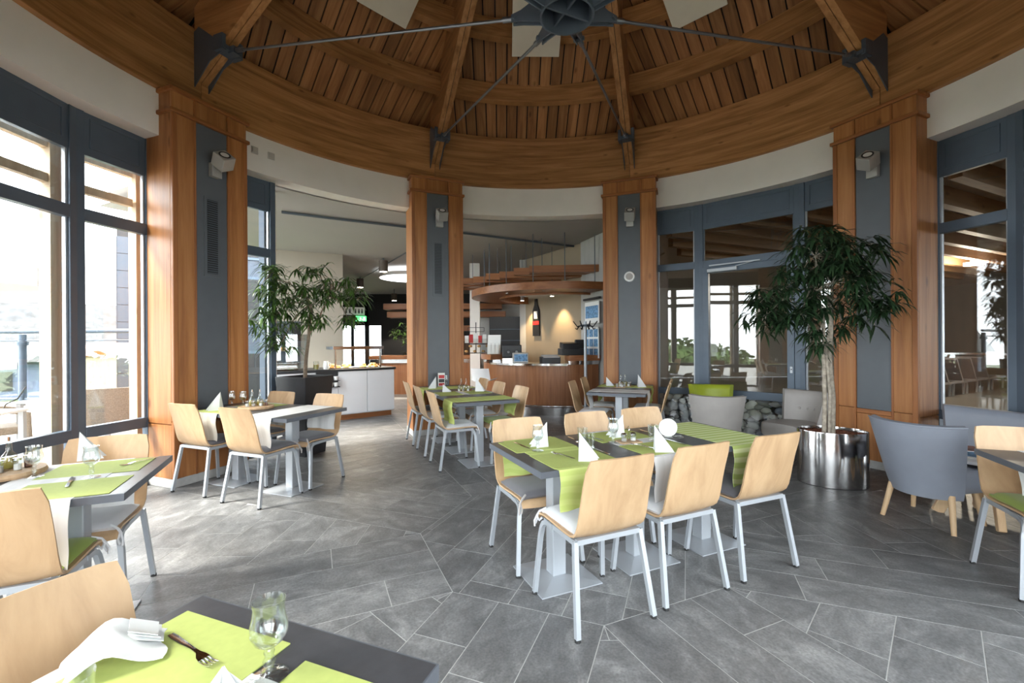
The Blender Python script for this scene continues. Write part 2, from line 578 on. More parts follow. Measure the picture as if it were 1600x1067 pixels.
    def mesh(s, name, mat, smooth=None):
        me = bpy.data.meshes.new(name)
        me.from_pydata([tuple(p) for p in s.v], [], s.f)
        if smooth:
            me.polygons.foreach_set('use_smooth', [True] * len(me.polygons))
            me.set_sharp_from_angle(angle=radians(smooth))
        me.materials.append(M[mat] if isinstance(mat, str) else mat)
        me.update()
        return me

    def build(s, name, mat, parent=None, smooth=None, loc=None, rot=None, bevel=None):
        o = bpy.data.objects.new(name, s.mesh(name, mat, smooth))
        COL.objects.link(o)
        if parent is not None:
            o.parent = parent
        if loc is not None:
            o.location = loc
        if rot is not None:
            o.rotation_euler = rot
        if bevel:
            b = o.modifiers.new('bevel', 'BEVEL')
            b.width = bevel
            b.segments = 2
            b.limit_method = 'ANGLE'
        return o


def tag(o, label=None, cat=None, group=None, kind=None):
    if label:
        o['label'] = label
    if cat:
        o['category'] = cat
    if group:
        o['group'] = group
    if kind:
        o['kind'] = kind
    return o


def thing(name, label, cat, loc=(0, 0, 0), rz=0.0, group=None, kind=None):
    o = bpy.data.objects.new(name, None)
    COL.objects.link(o)
    o.location = loc
    o.rotation_euler = (0, 0, rz)
    o.empty_display_size = 0.1
    return tag(o, label, cat, group, kind)


def inst(name, me, parent=None, loc=(0, 0, 0), rot=(0, 0, 0), scale=None):
    o = bpy.data.objects.new(name, me)
    COL.objects.link(o)
    if parent is not None:
        o.parent = parent
    o.location = loc
    o.rotation_euler = rot
    if scale is not None:
        o.scale = scale
    return o


def copy_tree(o, parent=None):
    c = o.copy()
    COL.objects.link(c)
    c.parent = parent
    for ch in [x for x in o.children]:
        copy_tree(ch, c)
    return c


A = radians
def pol(r, deg, z=0.0):
    return Vector((r * cos(A(deg)), r * sin(A(deg)), z))


def fr(a, x, y, z=0.0):
    """point in a frame turned by a degrees about the centre of the rotunda"""
    c, s = cos(A(a)), sin(A(a))
    return Vector((x * c - y * s, x * s + y * c, z))


# ================================================================== FLOOR
def clip(poly, nx, ny, d):
    out = []
    k = len(poly)
    for i in range(k):
        p, q = poly[i], poly[(i + 1) % k]
        a, b = nx * p[0] + ny * p[1] - d, nx * q[0] + ny * q[1] - d
        if a <= 0:
            out.append(p)
        if (a < 0 < b) or (b < 0 < a):
            t = a / (a - b)
            out.append((p[0] + (q[0] - p[0]) * t, p[1] + (q[1] - p[1]) * t))
    return out


def area(poly):
    return 0.5 * sum(poly[i][0] * poly[(i + 1) % len(poly)][1] - poly[(i + 1) % len(poly)][0] * poly[i][1] for i in range(len(poly)))


def inset(poly, w):
    out = list(poly)
    k = len(poly)
    for i in range(k):
        p, q = poly[i], poly[(i + 1) % k]
        dx, dy = q[0] - p[0], q[1] - p[1]
        l = hypot(dx, dy)
        if l < 1e-6:
            continue
        nx, ny = dy / l, -dx / l
        out = clip(out, nx, ny, nx * p[0] + ny * p[1] - w)
        if len(out) < 3:
            return []
    return out


R8 = 1.125
AP = R8 * cos(A(22.5))
W3 = 2 * R8 * sin(A(22.5)) / 3
tiles = []          # (world polygon, grain angle)


def to_world(poly, ang):
    c, s = cos(A(ang)), sin(A(ang))
    return [(x * c - y * s, x * s + y * c) for x, y in poly]


def rmax_of(deg):
    d = deg % 360
    return 8.5 if 58 < d < 158 else 4.34


# inside the octagon: rows along 67.5 degrees
rng = random.Random(3)
for i in range(-4, 4):
    x = -1.2 - rng.random() * 0.6
    while x < 1.3:
        L_ = 0.68
        p = [(x, i * 0.3 + 0.09), (x + L_, i * 0.3 + 0.09), (x + L_, i * 0.3 + 0.39), (x, i * 0.3 + 0.39)]
        p = to_world(p, 67.5)
        for k in range(8):
            a = 22.5 + 45 * k
            p = clip(p, cos(A(a)), sin(A(a)), AP) if len(p) > 2 else p
        if len(p) > 2 and area(p) > 0.002:
            tiles.append((p, 67.5))
        x += L_
for k in range(8):
    a = 22.5 + 45 * k
    RM = rmax_of(a)
    for j in (-1, 0, 1):
        x = AP
        first = {-1: 0.39, 0: 0.56, 1: 0.95}[j] if k % 2 else {-1: 0.62, 0: 1.05, 1: 0.34}[j]
        while x < RM:
            L_ = first
            first = 1.0
            x1 = min(x + L_, RM)
            p = [(x, (j - .5) * W3), (x1, (j - .5) * W3), (x1, (j + .5) * W3), (x, (j + .5) * W3)]
            if x1 - x > 0.03:
                tiles.append((to_world(p, a), a))
            x = x1
    # wedge between this spoke and the next
    b = 45 * (k + 1)
    RM = rmax_of(b)
    ds = [R8 - 0.001, 1.237]
    while ds[-1] < RM:
        ds.append(min(ds[-1] + 0.308, RM))
    for i in range(len(ds) - 1):
        half = (ds[i + 1] - R8) * tan(A(22.5)) + 0.01
        off = (i * 0.37) % 0.6
        y = -half - 0.6 + ((-half - 0.6 + off) % 0.6) * 0
        y = -math.ceil(half / 0.6) * 0.6 - off
        while y < half:
            p = [(ds[i], y), (ds[i + 1], y), (ds[i + 1], y + 0.6), (ds[i], y + 0.6)]
            t = A(22.5)
            # wedge sides through the octagon's corner
            p = clip(p, -sin(t), cos(t), -sin(t) * R8)
            if len(p) > 2:
                p = clip(p, -sin(t), -cos(t), -sin(t) * R8)
            if len(p) > 2 and area(p) > 0.0015:
                tiles.append((to_world(p, b), b + 90))
            y += 0.6

floor = thing('floor', 'grey slate tile floor laid in a star around the centre', 'floor', kind='structure')
_mb = MB()
_mb.prism([tuple(pol(4.46, 360 * i / 64)[:2]) for i in range(64)], -0.2, -0.0012)
_mb.prism([(-3.55, 2.6), (-2.6, 3.4), (0, 4.3), (1.9, 3.8), (3.0, 7.0), (3.0, 16), (-7.7, 16), (-5.75, 7.0)], -0.2, -0.0013)
_mb.build('grout_bed', 'grout', floor)
_fm = MB()
_fm.prism([(-5.9, 8.3), (3.0, 8.3), (3.0, 16), (-7.7, 16)], -0.02, 0.0)
_fm.build('far_floor', 'slate', floor)
cx, cy = -0.503, -3.367
def _tile_rank(t):
    mx = sum(p[0] for p in t[0]) / len(t[0]) - cx
    my = sum(p[1] for p in t[0]) / len(t[0]) - cy
    seen = my > 0.6 and abs(mx) < my * 1.25 + 0.3
    return (0 if seen else 1, hypot(mx, my))
tiles = [(inset(p, 0.0024), g) for p, g in tiles]
tiles = [t for t in tiles if len(t[0]) > 2 and area(t[0]) > 0.001]
tiles.sort(key=_tile_rank)
rest = MB()
for i, (p, g) in enumerate(tiles):
    mx = sum(q[0] for q in p) / len(p)
    my = sum(q[1] for q in p) / len(p)
    if hypot(mx, my) > 5.2 and (mx < -5.0 or my < 3):
        continue
    if i < 298:
        c, s = cos(A(-g)), sin(A(-g))
        loc = [((x - mx) * c - (y - my) * s, (x - mx) * s + (y - my) * c) for x, y in p]
        MB().prism(loc, -0.012, 0.0).build('tile', 'slate', floor, loc=(mx, my, 0), rot=(0, 0, A(g)))
    else:
        rest.prism(p, -0.012, 0.0)
tag(rest.build('outer_tiles', 'slate', floor), kind='stuff')

# ================================================================== ROOF OF THE ROTUNDA
ZB, ZT, RB = 3.968, 4.785, 4.04
ceiling = thing('ceiling', 'pitched eight-sided ceiling of brown timber planks', 'ceiling', kind='structure')
R0 = 4.35
Z0 = ZT + (4.06 - R0) * 0.75
def facet_matrix(deg):
    a = A(deg)
    T = Vector((-sin(a), cos(a), 0))
    S = Vector((-0.8 * cos(a), -0.8 * sin(a), 0.6))
    N = T.cross(S)
    m = Matrix.Identity(4)
    for i in range(3):
        m[i][0], m[i][1], m[i][2] = T[i], S[i], N[i]
    b = pol(R0, deg, Z0)
    m[0][3], m[1][3], m[2][3] = b
    return m
T22 = tan(A(22.5))
pw = 0.163
plank_mesh = []
for j in range(-11, 12):
    t0, t1 = (j - .5) * pw + 0.009, (j + .5) * pw - 0.009
    def smax(t):
        return (R0 - abs(t) / T22) / 0.8 - 0.06
    if t0 < 0 < t1:
        poly = [(t0, 0), (t1, 0), (t1, smax(t1)), (t0, smax(t0))]
    else:
        sa, sb = smax(t0), smax(t1)
        if max(sa, sb) <= 0.03:
            continue
        if sa <= 0 or sb <= 0:
            continue
        poly = [(t0, 0), (t1, 0), (t1, sb), (t0, sa)]
    plank_mesh.append(MB().prism(poly, 0.0, 0.022).mesh('plank', 'plank'))
back = MB()
for k in range(8):
    m = facet_matrix(45 * k)
    for me in plank_mesh:
        o = bpy.data.objects.new('plank', me)
        COL.objects.link(o)
        o.parent = ceiling
        o.matrix_world = m
    w = R0 * T22 + 0.15
    back.prism([(-w, -0.3), (w, -0.3), (0.001, R0 / 0.8 + 0.1), (-0.001, R0 / 0.8 + 0.1)], 0.026, 0.10, m)
back.build('light_seal_backing', 'gap', ceiling)  # black backing added so no sky light comes through the plank gaps

# cream acoustic boards fixed under the planks
for deg, tc_, lab in ((90, 0.018, 'cream square board under the ceiling planks behind the steel hub'),
                      (135, -0.10, 'cream board under the ceiling planks left of the steel hub'),
                      (45, 0.085, 'cream board under the ceiling planks right of the steel hub')):
    s0 = (R0 - 0.173 - 2.815) / 0.8
    o = MB().box(tc_ - 0.325, tc_ + 0.325, s0, s0 + 1.1, -0.288, -0.268).build('ceiling_board', 'cream', bevel=0.004)
    o.matrix_world = facet_matrix(deg)
    tag(o, lab, 'ceiling board', 'cream boards under the ceiling')

# ring beam, purlins, ribs
beam = thing('ring_beam', 'round laminated timber ring beam at the foot of the dome', 'beam', kind='structure')
for k in range(8):
    MB().ring(RB, 4.30, ZB, ZT, A(22.5 + 45 * k + 0.04), A(67.5 + 45 * k - 0.04), 20).build('beam_segment', 'beam', beam, smooth=30, bevel=0.004)
MB().ring(4.29, 4.95, 4.28, 4.60, 0, 2 * pi, 64).build('light_seal_ring', 'gap', beam)  # hidden ring added to stop sky light leaking in over the beam
purl = thing('purlin', 'two rings of curved timber purlins under the ceiling planks', 'purlin', kind='structure')
for k in range(8):
    for r, z0, h in ((3.40, 5.045, 0.26), (2.70, 5.52, 0.25)):
        g = math.degrees(0.065 / r)
        MB().ring(r, r + 0.12, z0, z0 + h, A(22.5 + 45 * k + g), A(67.5 + 45 * k - g), 12).build('purlin_segment', 'beam', purl, smooth=30, bevel=0.004)


def rib_under(r):
    return 4.50 + (3.66 - r) * 0.70


rib_poly = [(4.045, rib_under(4.045)), (4.045, 5.02), (0.16, ZT + (4.06 - 0.924 * 0.16) * 0.75 - 0.02), (0.16, rib_under(0.16) + 0.05)]
rib_mesh = MB()
for side in (0,):
    # two laminated halves with a shadow groove between
    for y0, y1 in ((-0.068, -0.004), (0.004, 0.068)):
        vs = [(r, y0, z) for r, z in rib_poly] + [(r, y1, z) for r, z in rib_poly]
        rib_mesh.add(vs, [(0, 1, 2, 3), (7, 6, 5, 4), (0, 4, 5, 1), (1, 5, 6, 2), (2, 6, 7, 3), (3, 7, 4, 0)])
rib_me = rib_mesh.mesh('rib', 'rib')
core_me = MB().add([(r, -0.005, z + 0.012) for r, z in rib_poly] + [(r, 0.005, z + 0.012) for r, z in rib_poly],
                   [(0, 1, 2, 3), (7, 6, 5, 4), (0, 4, 5, 1), (1, 5, 6, 2), (2, 6, 7, 3), (3, 7, 4, 0)]).mesh('rib_core', 'gap')
# steel shoe: a plate on either side of the rib and a strap below it
plate = MB()
for y in (-0.080, 0.070):
    pts = [(4.035, 4.16), (4.035, 4.74), (3.96, 4.78), (3.72, 4.60), (3.64, 4.545), (3.62, 4.44), (3.80, 4.38)]
    vs = [(r, y, z) for r, z in pts] + [(r, y + 0.010, z) for r, z in pts]
    n = len(pts)
    plate.add(vs, [tuple(range(n)), tuple(range(2 * n - 1, n - 1, -1))] + [(i, i + n, (i + 1) % n + n, (i + 1) % n) for i in range(n)])
plate_me = plate.mesh('side_plate', 'steel_dark')
strap_me = MB().box(3.55, 3.70, -0.10, 0.10, 4.455, 4.495, Matrix.Identity(4)).box(3.50, 3.58, -0.035, 0.035, 4.43, 4.50).box(3.56, 3.69, -0.115, -0.075, 4.44, 4.60).box(3.56, 3.69, 0.075, 0.115, 4.44, 4.60).mesh('strap', 'steel_dark')
rod_me = MB().cyl((3.52, 0, 4.468), (0.40, 0, 3.965), 0.013, 10).cyl((0.52, 0, 3.985), (0.40, 0, 3.965), 0.022, 10).cyl((3.52, 0, 4.468), (3.40, 0, 4.449), 0.022, 10).mesh('tie_rod', 'steel_rod', 40)
where = {22.5: 'right column by the potted tree', 67.5: 'column with the round speaker', 112.5: 'column right of the buffet', 157.5: 'left column by the terrace window'}
for k in range(8):
    d = 22.5 + 45 * k
    w = where.get(d)
    r_ = thing('roof_rib', ('timber roof rib with steel shoe rising above the %s' % w) if w else 'timber roof rib behind the camera', 'roof rib',
               rz=A(d), group='roof ribs', kind='structure')
    inst('rib_halves', rib_me, r_)
    inst('rib_core', core_me, r_)
    sh = inst('side_plate', plate_me, r_)
    inst('strap', strap_me, r_)
    rod = inst('tie_rod', rod_me, None, rot=(0, 0, A(d)))
    tag(rod, ('thin steel tie rod from the hub to the rib above the %s' % w) if w else 'thin steel tie rod behind the camera', 'tie rod', 'steel tie rods', 'structure')

hub = thing('steel_hub', 'dark blue-grey steel hub joining the tie rods under the dome', 'hub', (0, 0, 3.94), kind='structure')
MB().lathe([(0.19, -0.07), (0.205, -0.07), (0.205, 0.15), (0.19, 0.15), (0.19, -0.07)], 40).build('drum', 'steel_dark', hub, smooth=30)
MB().lathe([(0.0, 0.10), (0.19, 0.10), (0.19, 0.115), (0.0, 0.115)], 40).build('cover_plate', 'steel_dark', hub, smooth=30)
MB().box(-0.19, 0.19, -0.008, 0.008, -0.05, 0.10).build('cross_plate', 'steel_dark', hub, rot=(0, 0, A(22.5)))
MB().box(-0.19, 0.19, -0.008, 0.008, -0.02, 0.10).build('cross_plate', 'steel_dark', hub, rot=(0, 0, A(112.5)))
arm = MB()
for y in (-0.028, 0.018):
    pts = [(0.20, -0.065), (0.20, 0.14), (0.36, 0.065), (0.44, 0.05), (0.44, -0.005), (0.36, -0.02)]
    n = len(pts)
    arm.add([(r, y, z) for r, z in pts] + [(r, y + 0.010, z) for r, z in pts],
            [tuple(range(n)), tuple(range(2 * n - 1, n - 1, -1))] + [(i, i + n, (i + 1) % n + n, (i + 1) % n) for i in range(n)])
arm.cyl((0.41, -0.045, 0.022), (0.41, 0.045, 0.022), 0.018, 10)
arm_me = arm.mesh('fork_arm', 'steel_dark')
for k in range(8):
    inst('fork_arm', arm_me, hub, rot=(0, 0, A(22.5 + 45 * k)))
MB().cyl((0, 0, 0.11), (0, 0, 3.75), 0.05, 16).build('king_post', 'steel_dark', hub, smooth=40)

# white plaster band below the beam
wall_upper = MB().ring(4.10, 4.42, 3.515, ZB + 0.05, 0, 2 * pi, 128).build('wall_upper', 'white', smooth=30)
tag(wall_upper, 'curved white plaster band between the ring beam and the windows', 'wall', kind='structure')

# two small white plates on the band
for i, (deg, lab) in enumerate(((148.53, 'small square white switch plate close to the left column'), (145.65, 'small square white switch plate, the one further from the left column'))):
    o = thing('wall_plate', lab, 'plate', pol(4.10, deg, 3.77), A(deg - 90))
    MB().box(-0.042, 0.042, -0.014, 0.0, -0.042, 0.042).build('plate', 'plate_grey', o, bevel=0.004)
    MB().box(-0.032, 0.032, -0.018, -0.012, -0.032, 0.032).build('cover', 'plate_grey', o, bevel=0.002)

# ================================================================== COLUMNS
def column_proto(with_grille):
    c = thing('column', 'x', 'column', kind='structure')
    MB().box(-0.385, 0.385, 0.03, 0.52, 0.09, 3.968).build('shaft', 'clad', c, bevel=0.006)
    for x0, x1 in ((-0.40, -0.170), (0.170, 0.40)):
        MB().box(x0, x1, 0.0, 0.035, 0.66, 3.715).build('board', 'clad', c, bevel=0.004)
        MB().box(x0, x1, 0.0, 0.035, 0.09, 0.652).build('board', 'clad', c, bevel=0.004)
        MB().box(x0 + 0.0, x1 - 0.0, 0.004, 0.035, 3.755, 3.93).build('board', 'clad', c, bevel=0.003)
    for s in (-1, 1):
        MB().box(min(s * 0.356, s * 0.404), max(s * 0.356, s * 0.404), -0.011, 0.02, 0.09, 3.715).build('corner_batten', 'clad_trim', c, bevel=0.006)
        MB().box(min(s * 0.170, s * 0.192), max(s * 0.170, s * 0.192), -0.008, 0.02, 0.09, 3.93).build('panel_batten', 'clad_trim', c, bevel=0.004)
        MB().box(min(s * 0.385, s * 0.40), max(s * 0.385, s * 0.40), 0.036, 0.46, 0.09, 0.62).build('side_board', 'clad', c, bevel=0.003)
        MB().box(min(s * 0.385, s * 0.40), max(s * 0.385, s * 0.40), 0.036, 0.46, 0.63, 3.93).build('side_board', 'clad', c, bevel=0.003)
    MB().box(-0.168, 0.168, 0.004, 0.035, 0.09, 0.60).build('board', 'clad', c, bevel=0.004)
    MB().box(-0.168, 0.168, -0.002, 0.035, 0.605, 0.652).build('rail', 'clad_cap', c, bevel=0.004)
    MB().box(-0.168, 0.168, 0.004, 0.035, 3.755, 3.93).build('board', 'clad', c, bevel=0.003)
    MB().box(-0.168, 0.168, 0.010, 0.035, 0.655, 3.715).build('blue_grey_panel', 'panel', c)
    for z0, z1 in ((3.715, 3.755), (3.928, 3.967)):
        MB().box(-0.428, 0.428, -0.028, 0.30, z0, z1).build('cap_moulding', 'clad_cap', c, bevel=0.008)
    MB().box(-0.402, 0.402, 0.012, 0.50, 0.0, 0.088).build('plinth', 'grout', c, bevel=0.004)
    if with_grille:
        g = MB().box(-0.085, 0.088, 0.002, 0.012, 2.14, 2.985).build('grille', 'panel', c, bevel=0.002)
        MB().box(-0.055, 0.058, 0.0, 0.004, 2.17, 2.955).build('grille_back', 'grille', g)
        sl = MB().box(-0.055, 0.058, -0.004, 0.002, 0, 0.007).mesh('slat', 'steel_dark')
        for i in range(34):
            inst('slat', sl, g, (0, 0, 2.175 + i * 0.0232))
    return c


colA = column_proto(True)
colB = column_proto(False)
col_lab = {157.5: 'orange-brown wood-clad column with a tall air grille beside the terrace window',
           112.5: 'wood-clad column with an air grille standing between buffet and bar',
           67.5: 'wood-clad column carrying a small round white speaker',
           22.5: 'wood-clad column behind the potted tree in the steel planter'}
usedA = usedB = False
for k in range(8):
    d = 22.5 + 45 * k
    src = colA if d in (157.5, 112.5) else colB
    if src is colA:
        o = colA if not usedA else copy_tree(colA)
        usedA = True
    else:
        o = colB if not usedB else copy_tree(colB)
        usedB = True
    o.location = pol(3.88, d)
    o.rotation_euler = (0, 0, A(d - 90))
    tag(o, col_lab.get(d, 'wood-clad column behind the camera'), 'column', 'rotunda columns', 'structure')

# column spot lamps
for d, tilt, turn, spin, lab in ((157.5, 0.88, -0.42, 0.62, 'grey cube wall lamp turned aside on the column by the terrace window'),
                           (112.5, 0.80, -0.15, 0.25, 'grey cube wall lamp on the column between buffet and bar'),
                           (67.5, 0.80, 0.12, -0.12, 'grey cube wall lamp above the round white speaker'),
                           (22.5, 0.88, 0.42, -0.62, 'grey cube wall lamp on the column behind the potted tree')):
    o = thing('wall_lamp', lab, 'wall lamp', fr(d - 90, 0.02, 3.885, 3.20), A(d - 90), 'cube lamps on the columns')
    MB().box(-0.055, 0.055, -0.055, 0.004, 0.0, 0.15).build('bracket', 'lamp_grey', o, bevel=0.005)
    h = bpy.data.objects.new('head', MB().box(-0.075, 0.075, -0.075, 0.075, -0.075, 0.075).mesh('head', 'lamp_grey'))
    COL.objects.link(h)
    h.parent = o
    h.location = (0.01, -0.135, 0.165)
    h.rotation_euler = (Matrix.Rotation(turn, 3, 'Z') @ Matrix.Rotation(tilt, 3, 'X') @ Matrix.Rotation(spin, 3, 'Z')).to_euler()
    bm_ = h.modifiers.new('bevel', 'BEVEL')
    bm_.width = 0.005
    MB().lathe([(0.040, 0.0755), (0.040, 0.079), (0.056, 0.079), (0.056, 0.0755)], 24).build('lens_ring', 'black', h, smooth=40)
    MB().lathe([(0.0, 0.0775), (0.040, 0.0775), (0.040, 0.0755)], 24).build('lens', 'porcelain', h, smooth=40)

sp = thing('wall_speaker', 'small round white speaker on the blue-grey panel of the column', 'speaker', fr(-22.5, 0.005, 3.888, 2.43), A(-22.5))
MB().lathe([(0.0, 0.028), (0.05, 0.03), (0.075, 0.024), (0.083, 0.012), (0.083, 0.0)], 32).build('housing', 'white_plastic', sp, smooth=40, rot=(pi / 2, 0, 0))
MB().lathe([(0.0, 0.034), (0.052, 0.033), (0.055, 0.028)], 32).build('grille_cloth', 'cush_taupe', sp, smooth=40, rot=(pi / 2, 0, 0))

# ================================================================== WINDOWS
ZS0, ZS1, ZTR0, ZTR1, ZH = 0.585, 0.685, 2.535, 2.645, 3.13


def window_panel(parent, a0, a1, door=False, lower_pane=True, R=4.33, e0=0.066, e1=0.066):
    p0, p1 = pol(R, a0), pol(R, a1)
    w = (p1 - p0).length
    mid = (p0 + p1) / 2
    rz = atan2((p1 - p0).y, (p1 - p0).x)
    # local x along the chord, local y towards the room centre
    m = Matrix.Translation(mid) @ Matrix.Rotation(rz, 4, 'Z')
    inv = -1  # room side
    n = Vector((-sin(rz), cos(rz), 0))
    if n.dot(-mid) > 0:
        inv = 1

    def part(name, x0, x1, z0, z1, y0=-0.035, y1=0.035, mat='frame', bev=0.004, par=parent):
        return MB().box(x0, x1, y0 * inv if inv > 0 else -y1, y1 * inv if inv > 0 else -y0, z0, z1, m).build(name, mat, par, bevel=bev)
    h = w / 2
    xl, xr = -h + e0, h - e1
    part('mullion', -h - 0.004, xl, 0, 3.515)
    part('mullion', xr, h + 0.004, 0, 3.515)
    part('bottom_rail', xl, xr, 0, 0.055)
    part('sill_rail', xl, xr, ZS0, ZS1)
    part('transom', xl, xr, ZTR0, ZTR1)
    part('head_panel', xl, xr, ZH, 3.515, -0.03, 0.022)
    # raised line frame on the head panel
    hp = part('head_moulding', xl + 0.05, xr - 0.05, 3.455, 3.470, -0.02, 0.03, bev=0.002)
    part('head_moulding', xl + 0.05, xr - 0.05, ZH + 0.07, ZH + 0.085, -0.02, 0.03, bev=0.002)
    part('head_moulding', xl + 0.05, xl + 0.065, ZH + 0.07, 3.47, -0.02, 0.03, bev=0.002)
    part('head_moulding', xr - 0.065, xr - 0.05, ZH + 0.07, 3.47, -0.02, 0.03, bev=0.002)
    # inner gasket steps on the mullions
    for s in (-1, 1):
        x = xl if s < 0 else xr
        part('glazing_bead', min(x, x - s * 0.018), max(x, x - s * 0.018), ZS1, ZTR0, -0.02, 0.012, 'silver' if not door else 'frame', 0.002)
        part('glazing_bead', min(x, x - s * 0.018), max(x, x - s * 0.018), ZTR1, ZH, -0.02, 0.012, 'silver' if not door else 'frame', 0.002)
    i = 0.014
    panes = [(ZS1, ZTR0), (ZTR1, ZH)] + ([(0.055, ZS0)] if lower_pane else [])
    if door:
        # door leaf inside the frame
        for x0, x1, z0, z1 in ((xl, xl + 0.085, 0.02, ZTR0), (xr - 0.085, xr, 0.02, ZTR0)):
            part('door_stile', x0, x1, z0, z1, -0.02, 0.05)
        part('door_rail', xl + 0.085, xr - 0.085, ZTR0 - 0.09, ZTR0, -0.02, 0.05)
        part('door_rail', xl + 0.085, xr - 0.085, ZS0 - 0.005, ZS1 + 0.01, -0.02, 0.05)
    for z0, z1 in panes:
        part('pane', xl - 0.002, xr + 0.002, z0, z1, -0.006, 0.004, 'glass', None)
    return m, h, inv


win_n = 0
PAN = ((-17.45, -8.9), (-8.9, 8.9), (8.9, 17.45))
labs = {45: 'blue-grey framed glazing with a door beside the armchairs', 0: 'blue-grey framed glazing behind the grey-blue sofa',
        180: 'dark framed terrace window with timber slats outside', 225: 'dark framed terrace window behind the nearest table',
        270: 'glazed bay behind the camera', 315: 'glazed bay behind the camera on the lounge side'}
door_frame = None
for sec in (45, 0, 180, 225, 270, 315):
    win_n += 1
    wnd = thing('window_%d' % win_n, labs[sec], 'window', kind='structure')
    for q, (a0, a1) in enumerate(PAN):
        r = window_panel(wnd, sec + a0, sec + a1, door=(sec == 45 and q == 1), lower_pane=True, e0=0.03 if q == 0 else 0.066, e1=0.03 if q == 2 else 0.066)
        if sec == 45 and q == 1:
            door_frame = r
win_n += 1
wnd = thing('window_%d' % win_n, 'narrow glazed panel right of the left column, looking outside', 'window', kind='structure')
window_panel(wnd, 152.45, 143.6, e0=0.03)
# door furniture
m, h, inv = door_frame
dc = thing('door_closer', 'silver door closer at the head of the glazed door', 'door closer')
MB().box(0.10, 0.52, 0.052 * inv, 0.095 * inv, ZTR0 - 0.085, ZTR0 - 0.035, m).build('closer_body', 'silver', dc, bevel=0.005)
MB().box(-0.20, 0.50, 0.050 * inv, 0.068 * inv, ZTR0 + 0.01, ZTR0 + 0.03, m).build('slide_rail', 'silver', dc, bevel=0.003)
MB().bar(m @ Vector((0.12, 0.075 * inv, ZTR0 - 0.03)), m @ Vector((-0.12, 0.06 * inv, ZTR0 + 0.015)), 0.018, 0.008).build('closer_arm', 'silver', dc)
lk = thing('door_lock', 'small silver lock plate on the glazed door stile', 'lock')
MB().box(-h + 0.085, -h + 0.118, 0.05 * inv, 0.058 * inv, 0.98, 1.07, m).build('lock_plate', 'silver', lk, bevel=0.004)
MB().cyl(m @ Vector((-h + 0.101, 0.05 * inv, 1.03)), m @ Vector((-h + 0.101, 0.064 * inv, 1.03)), 0.008, 12).build('cylinder_core', 'black', lk)

# pebbles stacked behind the low panes beside the door
rng = random.Random(5)
peb_col = [M['peb%d' % i] if ('peb%d' % i) in M else None for i in range(4)]
cols_ = [(0.17, 0.17, 0.18), (0.32, 0.31, 0.30), (0.50, 0.49, 0.46), (0.19, 0.21, 0.26), (0.66, 0.64, 0.59)]
peb_me = []
for i, c_ in enumerate(cols_):
    mt = plain('pebble_%d' % i, c_, 0.6, var=0.25, scale=14)
    mb = MB().ball((0, 0, 0), 1, 1, 1, 12, 7)
    rr = random.Random(i)
    mb.v = [(x * (1 + 0.12 * sin(3 * y + i)), y * (1 + 0.1 * sin(2 * z + i)), z * (1 + 0.08 * sin(4 * x + i))) for x, y, z in mb.v]
    peb_me.append(mb.mesh('pebble', mt, 60))
for q, (a0, a1) in enumerate(PAN):
    p0, p1 = pol(4.33, 45 + a0), pol(4.33, 45 + a1)
    w = (p1 - p0).length
    mid = (p0 + p1) / 2
    pb = thing('pebble_box', ('box of large river pebbles behind the low pane under the glazed door', 'x')[0] if q == 1 else
               ('box of large river pebbles behind the low pane next to the speaker column' if q == 2 else 'box of large river pebbles behind the low pane beside the potted tree'),
               'pebbles', mid, atan2((p1 - p0).y, (p1 - p0).x), 'pebble boxes below the glazing')
    # local +y points towards the centre of the room, or away from it
    sgn = -1 if (Matrix.Rotation(pb.rotation_euler[2], 3, 'Z') @ Vector((0, 1, 0))).dot(mid) < 0 else 1
    MB().box(-w / 2 + 0.03, w / 2 - 0.03, min(sgn * 0.33, sgn * 0.36), max(sgn * 0.33, sgn * 0.36), 0.0, 0.57).build('back_board', 'dark_wall', pb)
    n = 95 if q == 1 else 46
    placed = []
    tries = 0
    while len(placed) < n and tries < 6000:
        tries += 1
        x = rng.uniform(-w / 2 + 0.09, w / 2 - 0.09)
        z = rng.uniform(0.04, 0.535)
        r_ = rng.choice((0.035, 0.045, 0.06, 0.075, 0.09))
        y = rng.choice((0.10, 0.13, 0.20))
        if all(hypot(x - a, z - b) > (r_ + c) * 0.62 or abs(y - d_) > 0.09 for a, b, c, d_ in placed):
            placed.append((x, z, r_, y))
            z = max(z, r_ * 0.75)
            inst('pebble', rng.choice(peb_me), pb, (x, sgn * y, z), (rng.uniform(-.5, .5), rng.uniform(-.6, .6), rng.uniform(-.5, .5)),
                 (r_ * rng.uniform(1.0, 1.35), min(r_ * 0.7, 0.055), r_ * rng.uniform(0.62, 0.85)))


# ================================================================== BUFFET AND BAR ROOM
def wall_seg(name, p, q, z0, z1, t, mat, label, cat='wall'):
    """straight wall from p to q (plan), t thick to the left of p->q"""
    p, q = Vector((p[0], p[1], 0)), Vector((q[0], q[1], 0))
    d = (q - p).normalized()
    n = Vector((-d.y, d.x, 0))
    poly = [p, q, q + n * t, p + n * t]
    poly = [(v.x, v.y) for v in poly]
    if area(poly) < 0:
        poly.reverse()
    o = MB().prism(poly, z0, z1).build(name, mat)
    return tag(o, label, cat, kind='structure')


